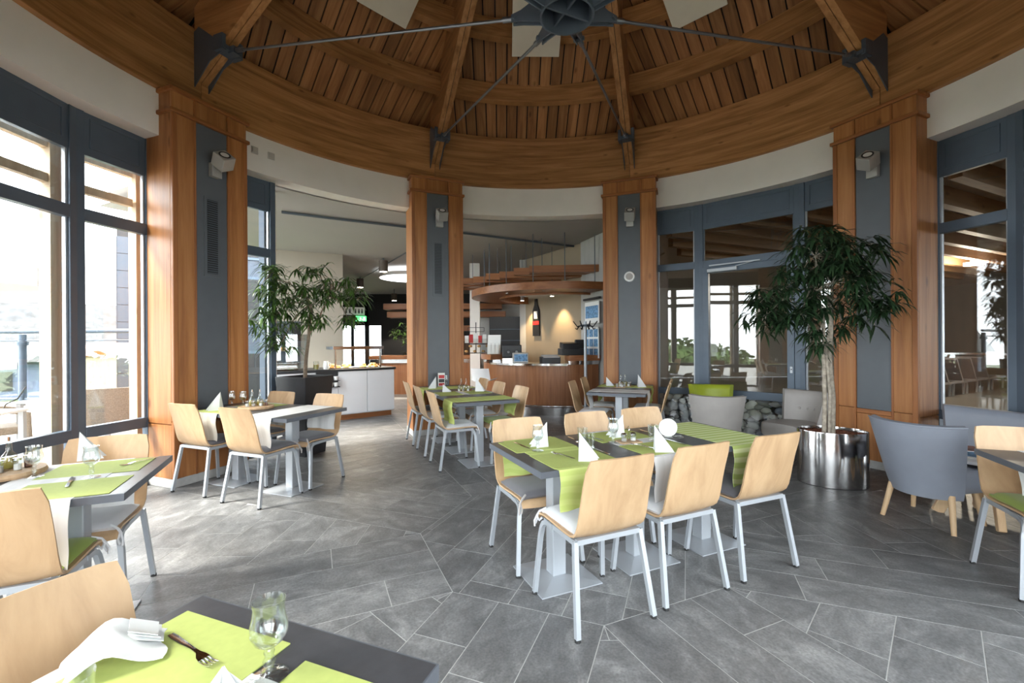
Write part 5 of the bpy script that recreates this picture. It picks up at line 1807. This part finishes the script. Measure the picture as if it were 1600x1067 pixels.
placemat('lime placemat at the nearest seat of the middle table', 22.5, -0.40, -0.715, 0.42, 0.30)
placemat('lime placemat at the far left seat of the middle table', 22.5, -0.44, -0.325, 0.42, 0.30)
placemat('lime placemat before the white hanging runner of the middle table', 22.5, 0.22, -0.725, 0.42, 0.28)
placemat('lime placemat at the far side of the middle table by the cruet set', 22.5, 0.18, -0.325, 0.42, 0.29)
placemat('lime placemat under the napkin at the left column table', -22.5, -3.50, -0.19, 0.42, 0.30)
placemat('lime placemat under the two goblets at the left column table', -22.5, -3.42, 0.20, 0.42, 0.30)
placemat('lime placemat at the near left of the table by the buffet', 112.5, 2.72, 0.18, 0.42, 0.30)
placemat('lime placemat at the near right of the table by the buffet', 112.5, 2.74, -0.21, 0.42, 0.30)
placemat('lime placemat at the left edge table, nearer to us', 22.5, -2.80, -0.20, 0.40, 0.30)
placemat('lime placemat at the left edge table by the window', 22.5, -2.82, 0.20, 0.42, 0.30)
placemat('lime placemat with a fork on the foreground table', 67.5, -2.765, 0.17, 0.42, 0.34)
placemat('lime placemat at the bottom edge of the foreground table', 67.5, -2.775, -0.215, 0.38, 0.28)


# ================================================================== TABLEWARE
def goblet_mesh():
    return MB().lathe([(0.0, 0.0025), (0.034, 0.002), (0.036, 0.0), (0.036, 0.003), (0.020, 0.007), (0.008, 0.013), (0.006, 0.020), (0.011, 0.028), (0.012, 0.036), (0.008, 0.045), (0.0105, 0.053), (0.0075, 0.060),
                       (0.016, 0.066), (0.028, 0.076), (0.035, 0.092), (0.0345, 0.108), (0.030, 0.126), (0.029, 0.142), (0.031, 0.156),
                       (0.0298, 0.156), (0.0277, 0.142), (0.0287, 0.126), (0.033, 0.108), (0.0335, 0.092), (0.027, 0.078), (0.014, 0.069), (0.0, 0.067)], 24).mesh('goblet', 'ware', 60)


gob_me = goblet_mesh()
tum_me = MB().lathe([(0.0, 0.004), (0.024, 0.004), (0.026, 0.0), (0.033, 0.11), (0.0318, 0.11), (0.025, 0.010), (0.0, 0.010)], 20).mesh('tumbler', 'ware', 60)


def goblet(label, x, y, z=ZTAB + 0.0033):
    return tag(inst('goblet', gob_me, None, (x, y, z)), label, 'glass', 'goblets')


def tumbler(label, x, y, z=ZTAB + 0.0033, s=1.0):
    return tag(inst('tumbler', tum_me, None, (x, y, z), scale=(s, s, s)), label, 'glass', 'tumblers')


goblet('clear goblet at the far left seat of the middle table', -0.29, -0.645)
goblet('clear goblet beside the cruet set of the middle table', 0.22, -0.445)
tumbler('tall tumbler behind the nearest napkin of the middle table', 0.01, -0.49)
tumbler('slim glass right of the nearest napkin of the middle table', 0.045, -0.595, s=0.85)
tumbler('tall tumbler by the white disc on the middle table', 0.49, -0.42)
goblet('clear goblet at the left column table, the left one', -3.38, 1.46)
goblet('clear goblet at the left column table, the right one', -3.25, 1.44)
goblet('clear goblet at the left edge table close to the wooden board', -2.86, -1.06)
goblet('clear goblet at the corner of the left edge table', -2.56, -1.08)
goblet('large clear goblet on the foreground table', -0.972, -2.462, ZTAB + 0.002)
tumbler('glass cut off by the bottom edge before the big napkin', -1.232, -2.598, ZTAB + 0.0033)
goblet('small goblet far back on the table by the buffet', -1.36, 3.50)


def napkin(label, x, y, rz, h=0.15, s=1.0):
    """starched napkin folded to a standing sail"""
    o = thing('folded_napkin', label, 'napkin', (x, y, ZTAB + 0.0034), rz, 'folded napkins')
    a = (0, 0, h)
    P = [(-0.010, -0.055, 0.0), (0.0, 0.0, 0.0), (0.115, 0.020, 0.0), (0.060, -0.022, 0.0), (0.105, -0.055, 0.0)]
    mb = MB()
    vs = [Vector(a)] + [Vector(p) for p in P]
    mb.add(vs, [(0, 5, 4), (0, 4, 3), (0, 3, 2), (0, 2, 1)])
    vs2 = [v + Vector((0.0, 0.004, 0)) for v in vs]
    mb.add(vs2, [(0, 4, 5), (0, 3, 4), (0, 2, 3), (0, 1, 2)])
    mb.add([vs[0], vs[1], vs[5]], [(0, 1, 2)])
    f = mb.build('outer_fold', 'napkin', o)
    MB().add([(0.002, 0.0, h * 0.97), (0.0, 0.002, 0.0), (0.085, 0.055, 0.0), (0.0, 0.035, 0.0)], [(0, 1, 2), (0, 2, 3), (0, 3, 1)]).build('inner_fold', 'napkin', o)
    o.scale = (s, s, 1)
    return o


napkin('white folded napkin at the nearest seat of the middle table', -0.07, -0.84, A(-5))
napkin('white folded napkin behind the goblet at the far left seat of the middle table', -0.22, -0.50, A(190), 0.15)
napkin('white folded napkin before the white runner on the middle table', 0.42, -0.66, A(-5))
napkin('white folded napkin at the far side of the middle table behind a goblet', 0.34, -0.24, A(190), 0.15)
napkin('white folded napkin at the left column table', -3.33, 1.19, A(195), 0.18, 1.1)
napkin('white folded napkin far left on the table by the buffet', -1.46, 3.12, A(185), 0.17)
napkin('low white folded napkin at the left edge of the table by the buffet', -1.30, 2.66, A(10), 0.10)
napkin('white folded napkin before the bar stool on the table by the buffet', -0.86, 2.72, A(0), 0.18, 1.1)
napkin('white folded napkin on the left of the table by the speaker column', 1.05, 3.30, A(0), 0.13)
napkin('white folded napkin on the right of the table by the speaker column', 1.46, 3.08, A(0), 0.18)
napkin('white folded napkin behind the goblet by the terrace window', -2.95, -0.72, A(40), 0.16)
napkin('white napkin tip at the bottom edge of the foreground table', -1.045, -2.492, A(-40), 0.045, 0.7)
# loose big napkin in the foreground
rows = []
rng = random.Random(2)
for i in range(13):
    t = i / 12
    row = []
    for j in range(9):
        u = j / 8
        x = (t - 0.5) * 0.24
        y = (u - 0.5) * 0.17
        z = 0.072 * math.exp(-((t - 0.42) * 3.0) ** 2) * (0.55 + 0.45 * u) + 0.006 * sin(9 * u + 5 * t) * (1 - abs(2 * t - 1)) + 0.004
        row.append((x + 0.012 * sin(7 * u), y, z))
    rows.append(row)
ln = thing('cloth_napkin', 'big loosely folded white napkin on the foreground table', 'napkin', (-1.318, -2.408, ZTAB + 0.0036), A(35))
ln.scale = (0.66, 0.66, 0.9)
MB().grid(rows, 0.0025).build('top_fold', 'napkin', ln, smooth=60)
for k in range(3):
    rows = []
    for i in range(7):
        row = []
        for j in range(5):
            t, u = i / 6, j / 4
            row.append((0.03 + 0.09 * t * (1 - 0.08 * k), 0.005 + 0.085 * u - 0.012 * k, 0.010 + 0.012 * k + 0.03 * (1 - t) + 0.004 * sin(6 * u + k)))
        rows.append(row)
    MB().grid(rows, 0.002).build('fold_layer', 'napkin', ln, smooth=60)


def fork_mesh():
    mb = MB()
    rows = []
    prof = [(0.0, 0.006, 0.004), (0.02, 0.0075, 0.004), (0.06, 0.006, 0.005), (0.10, 0.004, 0.007), (0.125, 0.0045, 0.007), (0.138, 0.010, 0.004), (0.150, 0.0115, 0.0025)]
    for x, w, z in prof:
        rows.append([(x, -w, z), (x, 0, z - 0.0006), (x, w, z)])
    mb.grid(rows, 0.0018)
    for i in range(4):
        y = -0.0095 + i * 0.00633
        mb.tube([(0.149, y, 0.0022), (0.170, y, 0.0022), (0.190, y * 0.95, 0.007)], 0.0016, 5)
    return mb.mesh('fork', 'chrome', 50)


def knife_mesh():
    mb = MB()
    rows = [[(x, -w, z), (x, w0, z)] for x, w, w0, z in ((0.0, 0.007, 0.007, 0.003), (0.09, 0.006, 0.006, 0.004), (0.10, 0.009, 0.006, 0.003), (0.16, 0.010, 0.006, 0.003), (0.19, 0.008, 0.005, 0.003), (0.205, 0.0, 0.002, 0.003))]
    mb.grid(rows, 0.002)
    return mb.mesh('knife', 'chrome', 40)


fk, kn = fork_mesh(), knife_mesh()


def cutlery(me, name, label, x, y, deg, z=ZTAB + 0.0036):
    return tag(inst(name, me, None, (x, y, z), (0, 0, A(deg))), label, name, name + 's on the tables')


cutlery(fk, 'fork', 'fork at the nearest seat of the middle table', -0.10, -0.85, 125)
cutlery(kn, 'knife', 'knife at the nearest seat of the middle table', 0.12, -0.76, 112.5)
cutlery(fk, 'fork', 'fork before the cruet set on the middle table', 0.43, -0.63, 128)
cutlery(kn, 'knife', 'knife by the second near seat of the middle table', 0.66, -0.54, 112.5)
cutlery(kn, 'knife', 'knife at the far left seat of the middle table', -0.43, -0.42, -62)
cutlery(fk, 'fork', 'fork at the far left seat of the middle table', -0.05, -0.27, -75)
cutlery(kn, 'knife', 'knife at the far side of the middle table left of the goblet', 0.07, -0.22, -60)
cutlery(fk, 'fork', 'fork at the far side of the middle table near the disc', 0.52, -0.05, -75)
cutlery(kn, 'knife', 'long knife on the near placemat of the left edge table', -2.53, -1.24, 128)
cutlery(kn, 'knife', 'knife on the window side placemat of the left edge table', -2.92, -0.98, 130)
cutlery(fk, 'fork', 'fork on the window side placemat of the left edge table', -2.52, -0.70, -110)
cutlery(fk, 'fork', 'fork lying on the lime placemat in the foreground', -1.262, -2.330, -32)


# cruets
def cruet(label, x, y, rz=0.3):
    o = thing('cruet_set', label, 'cruet set', (x, y, ZTAB + 0.0033), rz, 'cruet sets')
    MB().box(-0.075, 0.075, -0.05, 0.05, 0, 0.008).build('tray', 'slice', o, bevel=0.002)
    MB().tube([(0, 0, 0.008), (0, 0, 0.075), (-0.012, 0, 0.09), (0.0, 0, 0.105), (0.012, 0, 0.09), (0, 0, 0.075)], 0.0025, 6).build('handle', 'chrome', o, smooth=50)
    for i, x_ in enumerate((-0.035, 0.035)):
        j = MB().lathe([(0.0, 0), (0.018, 0), (0.019, 0.035), (0.019, 0.035)], 14).build('shaker', 'ware', o, smooth=50, loc=(x_, 0, 0.008))
        MB().cyl((0, 0, 0.002), (0, 0, 0.022), 0.016, 12).build('salt' if i else 'pepper', 'paper' if i else 'cush_taupe', j)
        MB().lathe([(0.0195, 0.034), (0.0195, 0.048), (0.012, 0.054), (0.0, 0.055)], 14).build('lid', 'chrome', j, smooth=50)
    return o


cruet('salt and pepper set with wire handle on the middle table', 0.325, -0.435)
cruet('salt and pepper set on the table by the speaker column', 1.17, 3.00, -0.2)
wd = thing('disc_holder', 'round white disc in a clear stand on the middle table', 'table sign', (0.64, -0.29, ZTAB + 0.0033), A(-10))
MB().cyl((0, -0.004, 0.065), (0, 0.004, 0.065), 0.062, 32).build('disc', 'paper', wd, smooth=40)
MB().box(-0.06, 0.10, -0.04, 0.04, 0, 0.006).build('clear_foot', 'ware', wd)


def caddy(label, x, y, rz, board):
    o = thing('oil_caddy', label, 'oil caddy', (x, y, ZTAB + 0.0033), rz, 'oil and vinegar caddies')
    z = 0.004
    if board:
        MB().lathe([(0.0, 0.0), (0.16, 0.0), (0.165, 0.012), (0.16, 0.026), (0.0, 0.026)], 22).build('tree_slice', 'slice', o, smooth=40)
        z = 0.026
    else:
        MB().box(-0.08, 0.08, -0.06, 0.06, 0, 0.006).build('tray', 'slice', o)
    for i, (x_, y_) in enumerate(((-0.04, 0.03), (0.03, 0.035))):
        b = MB().lathe([(0.0, 0), (0.030, 0), (0.036, 0.03), (0.030, 0.065), (0.012, 0.09), (0.010, 0.14), (0.013, 0.145), (0.0, 0.145)], 16).build('bottle', 'ware', o, smooth=50, loc=(x_, y_, z))
        MB().lathe([(0.0, 0.003), (0.028, 0.003), (0.033, 0.03), (0.026, 0.06), (0.0, 0.06)], 14).build('oil', 'water', b, smooth=50)
        MB().cyl((0, 0, 0.14), (0, 0, 0.165), 0.006, 8).build('pourer', 'chrome', b)
    for i, (x_, y_) in enumerate(((-0.075, -0.04), (-0.02, -0.05), (0.045, -0.045), (0.09, -0.01))):
        j = MB().lathe([(0.0, 0), (0.017, 0), (0.018, 0.05), (0.0175, 0.05)], 12).build('shaker', 'ware', o, smooth=50, loc=(x_, y_, z))
        MB().cyl((0, 0, 0.002), (0, 0, 0.03), 0.015, 10).build('filling', ('paper', 'cush_taupe', 'paper', 'soil')[i], j)
        MB().lathe([(0.0185, 0.05), (0.0185, 0.062), (0.0, 0.064)], 12).build('lid', 'chrome', j, smooth=40)
    return o


caddy('wooden slice with oil bottles and shakers on the table by the left column', -3.02, 1.27, 0.4, True)
caddy('wooden slice with a glass carafe at the left edge table', -3.05, -1.03, 1.0, True)
caddy('oil and shaker caddy in the middle of the table by the buffet', -1.02, 2.72, 0.2, False)
caddy('oil bottle caddy on the table by the speaker column', 1.28, 3.16, 0.2, False)
mn = thing('menu_stand', 'menu card stand with red and black print on the table by the buffet', 'menu stand', (-1.42, 3.40, ZTAB + 0.0033), A(15))
MB().box(-0.05, 0.05, -0.012, 0.012, 0, 0.20).build('card', 'paper', mn)
MB().box(-0.042, 0.042, -0.015, -0.012, 0.01, 0.05).build('red_print', 'red', mn)
MB().box(-0.042, 0.042, -0.015, -0.012, 0.06, 0.11).build('black_print', 'black', mn)
MB().box(-0.042, 0.042, -0.015, -0.012, 0.12, 0.17).build('red_print', 'red', mn)
MB().box(-0.055, 0.055, -0.03, 0.03, 0, 0.008).build('foot', 'ware', mn)


# ================================================================== ARMCHAIRS
def armchair(label, mat, back_c, face, w=0.60, name='armchair', seat_d=0.50, cat='armchair', buttons=True):
    """back_c = plan position of the middle of the backrest top"""
    d = Vector((cos(A(face)), sin(A(face)), 0))
    p = Vector((back_c[0], back_c[1], 0)) + d * 0.34
    o = thing(name, label, cat, p, A(face - 90), 'lounge seats')
    # shell of the back: wraps forward at the sides, flares outward to the top
    def pt(a, t, off):
        # a in -1..1 across, t in 0..1 upward
        hw = (w / 2) * (0.74 + 0.26 * t ** 0.8)
        W_ = 0.95
        ang = a * W_
        x = hw * sin(ang) / sin(W_)
        y = -0.245 - 0.10 * t + 0.17 * (1 - t * 0.25) * (1 - cos(ang)) / (1 - cos(W_))
        z = 0.235 + 0.545 * t + 0.012 * t * a * a
        n = Vector((sin(ang) * 0.8, -cos(ang), 0)).normalized()
        return Vector((x, y, z)) - n * off
    na, nt = 18, 10
    outer_ = [[pt(-1 + 2 * j / na, i / nt, 0) for j in range(na + 1)] for i in range(nt + 1)]
    th = 0.075
    inner_ = [[pt(-1 + 2 * j / na, i / nt, th) for j in range(na + 1)] for i in range(nt + 1)]
    mb = MB()
    # closed loop cross-section swept across: outer face up, rolled top, inner face down
    rows = []
    for j in range(na + 1):
        col_ = [outer_[i][j] for i in range(nt + 1)]
        m_ = (outer_[nt][j] + inner_[nt][j]) / 2 + Vector((0, 0, 0.016))
        col_ += [m_] + [inner_[i][j] for i in range(nt, -1, -1)]
        rows.append(col_)
    nr, nc = len(rows), len(rows[0])
    fs = [(i * nc + j, i * nc + (j + 1) % nc, (i + 1) * nc + (j + 1) % nc, (i + 1) * nc + j) for i in range(nr - 1) for j in range(nc)]
    fs += [tuple(range(nc - 1, -1, -1)), tuple(range((nr - 1) * nc, nr * nc))]
    mb.add([p_ for r in rows for p_ in r], fs)
    bk = mb.build('backrest', mat, o, smooth=60)
    # piping along the top edge
    MB().tube([outer_[nt][j] + Vector((0, 0, 0.003)) for j in range(na + 1)], 0.006, 6).build('piping', mat, bk, smooth=60)
    if buttons:
        for a in ((-0.35, 0.0, 0.35) if w < 0.9 else (-0.6, -0.3, 0, 0.3, 0.6)):
            c = pt(a, 0.62, th)
            MB().ball(c, 0.016, 0.010, 0.016, 10, 6).build('button', mat, bk, smooth=60)
    # seat
    rows = []
    ns = 12
    for i in range(ns + 1):
        v = i / ns
        y = -0.17 + seat_d * v
        hw = (w / 2) * (0.60 + 0.32 * min(1, v * 1.5))
        if v > 0.82:
            hw *= 1 - 0.20 * ((v - 0.82) / 0.18) ** 2
        prof = []
        for k in range(13):
            q = k / 12
            # rounded box section
            ang = pi * 2 * q
            cx_ = math.copysign(abs(cos(ang)) ** 0.32, cos(ang))
            cz_ = math.copysign(abs(sin(ang)) ** 0.45, sin(ang))
            prof.append(Vector((hw * cx_, y, 0.345 + 0.088 * cz_ + 0.012 * (1 - (2 * v - 1) ** 2) * (cz_ > 0))))
        rows.append(prof)
    mb = MB()
    nc = 12
    rows = [r[:12] for r in rows]
    fs = [(i * nc + j, (i + 1) * nc + j, (i + 1) * nc + (j + 1) % nc, i * nc + (j + 1) % nc) for i in range(ns) for j in range(nc)]
    fs += [tuple(range(nc)), tuple(range((ns + 1) * nc - 1, ns * nc - 1, -1))]
    mb.add([p_ for r in rows for p_ in r], fs)
    mb.build('seat', mat, o, smooth=60)
    for sx in (-1, 1):
        for (y0, y1) in ((-0.14, -0.20), (0.19, 0.25)):
            MB().cyl((sx * w * 0.30, y0, 0.27), (sx * w * 0.36, y1, 0.0), 0.022, 12, 0.016).build('leg', 'oakleg', o, smooth=40)
    return o


armchair('blue-grey leather tub armchair with its back to us on the right', 'blue_leather', (2.545, -0.04), 22.5, 0.62)
armchair('taupe leather armchair with its back to us beyond the middle table', 'taupe_leather', (1.90, 1.60), 66.0, 0.60)
armchair('lime green leather armchair against the glazing', 'lime_leather', (2.50, 3.08), -106, 0.60)
armchair('taupe leather armchair turned sideways behind the steel planter', 'taupe_leather', (3.38, 2.16), 205, 0.60)
armchair('wide blue-grey leather sofa under the window at the right edge', 'blue_leather', (3.98, 0.26), 190, 1.30, 'sofa', 0.58, 'sofa')

ct = thing('coffee_table', 'low round white coffee table on slanting oak legs', 'coffee table', (3.34, 0.10, 0), A(10))
MB().cyl((0, 0, 0.475), (0, 0, 0.50), 0.34, 40).build('top', 'white_plastic', ct, smooth=40, bevel=0.004)
MB().cyl((0, 0, 0.45), (0, 0, 0.475), 0.22, 32).build('under_ring', 'oakleg', ct, smooth=40)
for i in range(4):
    a = A(45 + 90 * i)
    c, s = cos(a), sin(a)
    MB().bar((0.10 * c, 0.10 * s, 0.455), (0.30 * c, 0.30 * s, 0.0), 0.045, 0.075, (c, s, 0)).build('leg', 'oakleg', ct, bevel=0.006)
bk1 = thing('magazine', 'magazine with a pale cover lying on the coffee table', 'magazine', (3.22, 0.14, 0.501), A(25))
MB().box(-0.15, 0.15, -0.11, 0.11, 0, 0.008).build('pages', 'paper', bk1)
MB().box(-0.10, 0.12, -0.09, 0.06, 0.008, 0.0088).build('cover_print', 'blueprint', bk1)
bk2 = thing('photo_book', 'reddish picture book on top of the coffee table', 'book', (3.36, 0.30, 0.501), A(60))
MB().box(-0.12, 0.12, -0.09, 0.09, 0, 0.014).build('pages', 'paper', bk2)
MB().box(-0.12, 0.12, -0.09, 0.09, 0.014, 0.0155).build('cover', plain('red_brown_cover', (0.30, 0.12, 0.08), 0.5, var=0.6, scale=20), bk2)


# ================================================================== TREES
def ficus(label, loc, trunk_pts, trunk_r, trunk_mat, lobes, clusters, leaf_mat, seed, leafL, leafW, name='potted_tree'):
    rng = random.Random(seed)
    o = thing(name, label, 'tree', loc)
    tops = []
    for i, pts in enumerate(trunk_pts):
        MB().tube(pts, trunk_r[i], 9, taper=0.62).build('trunk', trunk_mat, o, smooth=60)
        tops.append(Vector(pts[-1]))
    br = MB()
    fo = MB()
    for (c, r, n) in lobes:
        c = Vector(c)
        base = min(tops, key=lambda t: (t - c).length)
        mid = (base + c) / 2 + Vector((0, 0, 0.10))
        br.tube([base, mid, c], 0.011, 6, taper=0.5)
        for k in range(n):
            while True:
                v = Vector((rng.uniform(-1, 1), rng.uniform(-1, 1), rng.uniform(-1, 1)))
                if 0.15 < v.length < 1:
                    break
            p = c + Vector((v.x * r[0], v.y * r[1], v.z * r[2]))
            if k % 3 == 0:
                br.tube([c, (c + p) / 2 + Vector((0, 0, 0.03)), p], 0.0045, 5, taper=0.5)
            leaf_cluster(fo, p, clusters, leafL, leafW, rng, droop=0.85, spread=1.0, up=-0.05)
    br.build('branch', trunk_mat, o, smooth=60)
    tag(fo.build('foliage', leaf_mat, o), kind='stuff')
    return o


# steel planter, elliptical
pt_ = thing('steel_planter', 'polished steel oval planter filled with red clay granules', 'planter', (2.78, 1.03, 0), A(-22))
rows = []
prof = [(1.0, 0.006), (1.0, 0.525), (0.995, 0.53), (0.965, 0.53), (0.96, 0.525), (0.96, 0.44)]
mb = MB()
n = 72
vs, fs = [], []
for k, (s, z) in enumerate(prof):
    for j in range(n):
        a = 2 * pi * j / n
        vs.append((0.30 * s * cos(a), 0.225 * s * sin(a), z))
for k in range(len(prof) - 1):
    for j in range(n):
        fs.append((k * n + j, k * n + (j + 1) % n, (k + 1) * n + (j + 1) % n, (k + 1) * n + j))
mb.add(vs, fs)
mb.build('shell', 'brushed', pt_, smooth=40)
MB().add([(0.294 * cos(2 * pi * j / n), 0.22 * sin(2 * pi * j / n), z) for z in (0.0, 0.012) for j in range(n)], [(j, (j + 1) % n, (j + 1) % n + n, j + n) for j in range(n)] + [tuple(range(n - 1, -1, -1))]).build('base_rim', 'black', pt_)
gr = MB()
rng = random.Random(9)
gr.add([(0.287 * cos(2 * pi * j / 40), 0.214 * sin(2 * pi * j / 40), 0.495) for j in range(40)], [tuple(range(40))])
for i in range(420):
    a, q = rng.uniform(0, 2 * pi), math.sqrt(rng.random()) * 0.95
    gr.ball((0.28 * q * cos(a), 0.208 * q * sin(a), 0.499), 0.011, 0.011, 0.008, 5, 3)
tag(gr.build('clay_granules', 'soil', pt_), kind='stuff')

Z_ = 0.50
ficus('tall potted ficus with drooping dark narrow leaves in the steel planter', (2.75, 1.03, Z_),
      [[(0.02, 0, 0), (0.03, 0.0, 0.35), (0.01, 0.02, 0.75), (0.02, 0.0, 1.05), (0.0, 0, 1.35)],
       [(-0.05, 0.0, 0), (-0.035, 0.01, 0.30), (-0.055, -0.01, 0.7), (-0.05, 0, 1.1), (-0.12, 0, 1.45)],
       [(-0.02, -0.03, 0), (-0.015, -0.035, 0.4), (-0.04, -0.02, 0.8), (0.03, 0, 1.3)]], [0.036, 0.022, 0.016], 'bark',
      [((-0.46, 0.05, 1.42), (0.30, 0.32, 0.26), 34), ((-0.20, -0.10, 1.74), (0.34, 0.34, 0.22), 36), ((0.16, 0.0, 1.78), (0.34, 0.32, 0.22), 34),
       ((0.38, -0.05, 1.36), (0.22, 0.26, 0.30), 28), ((-0.58, 0.08, 1.18), (0.20, 0.24, 0.18), 18), ((-0.05, 0.0, 1.98), (0.26, 0.24, 0.12), 14),
       ((0.20, 0.08, 1.10), (0.14, 0.16, 0.16), 9), ((-0.17, -0.08, 0.90), (0.10, 0.10, 0.10), 6), ((-0.05, -0.12, 1.48), (0.50, 0.25, 0.28), 44), ((-0.35, -0.1, 1.15), (0.25, 0.2, 0.16), 16)],
      11, 'leaf_dark', 3, 0.20, 0.024)

# charcoal planter with the bright tree at the buffet opening
bp_ = thing('black_planter', 'tall tapered black planter at the edge of the buffet opening', 'planter', (-3.06, 2.50, 0), A(-21))
b = MB()
r0_, r1_ = 0.17, 0.245
vs = [(-r0_, -r0_, 0), (r0_, -r0_, 0), (r0_, r0_, 0), (-r0_, r0_, 0), (-r1_, -r1_, 1.0), (r1_, -r1_, 1.0), (r1_, r1_, 1.0), (-r1_, r1_, 1.0)]
r2_ = r1_ - 0.025
vs += [(-r2_, -r2_, 1.0), (r2_, -r2_, 1.0), (r2_, r2_, 1.0), (-r2_, r2_, 1.0), (-r2_, -r2_, 0.95), (r2_, -r2_, 0.95), (r2_, r2_, 0.95), (-r2_, r2_, 0.95)]
b.add(vs, [(3, 2, 1, 0), (0, 1, 5, 4), (1, 2, 6, 5), (2, 3, 7, 6), (3, 0, 4, 7), (4, 5, 9, 8), (5, 6, 10, 9), (6, 7, 11, 10), (7, 4, 8, 11), (8, 9, 13, 12), (9, 10, 14, 13), (10, 11, 15, 14), (11, 8, 12, 15)])
b.build('pot', 'planter', bp_, bevel=0.006)
MB().box(-r2_, r2_, -r2_, r2_, 0.91, 0.955).build('soil', 'soil', bp_)
ficus('bright green ficus with long narrow leaves in the black planter', (-3.06, 2.50, 0.94),
      [[(0.0, 0, 0), (0.01, 0, 0.25), (0.05, 0, 0.55), (0.08, 0, 1.0)], [(0.06, 0, 0.60), (0.18, 0, 0.80), (0.30, 0.02, 1.1)]], [0.026, 0.012], 'bark2',
      [((-0.38, -0.06, 0.82), (0.28, 0.26, 0.26), 28), ((-0.08, -0.05, 1.08), (0.36, 0.30, 0.24), 34), ((0.36, 0.08, 1.20), (0.26, 0.24, 0.24), 24),
       ((-0.42, -0.1, 1.32), (0.20, 0.2, 0.20), 13), ((0.52, 0.12, 0.80), (0.14, 0.15, 0.10), 6), ((0.10, 0, 0.80), (0.22, 0.2, 0.14), 10), ((-0.28, -0.05, 0.48), (0.18, 0.18, 0.12), 9),
       ((0.60, 0.15, 1.16), (0.14, 0.14, 0.10), 5), ((0.1, 0, 1.42), (0.22, 0.2, 0.12), 8)],
      10, 'leaf_mid', 12, 0.21, 0.026)
bpy.context.view_layer.update()
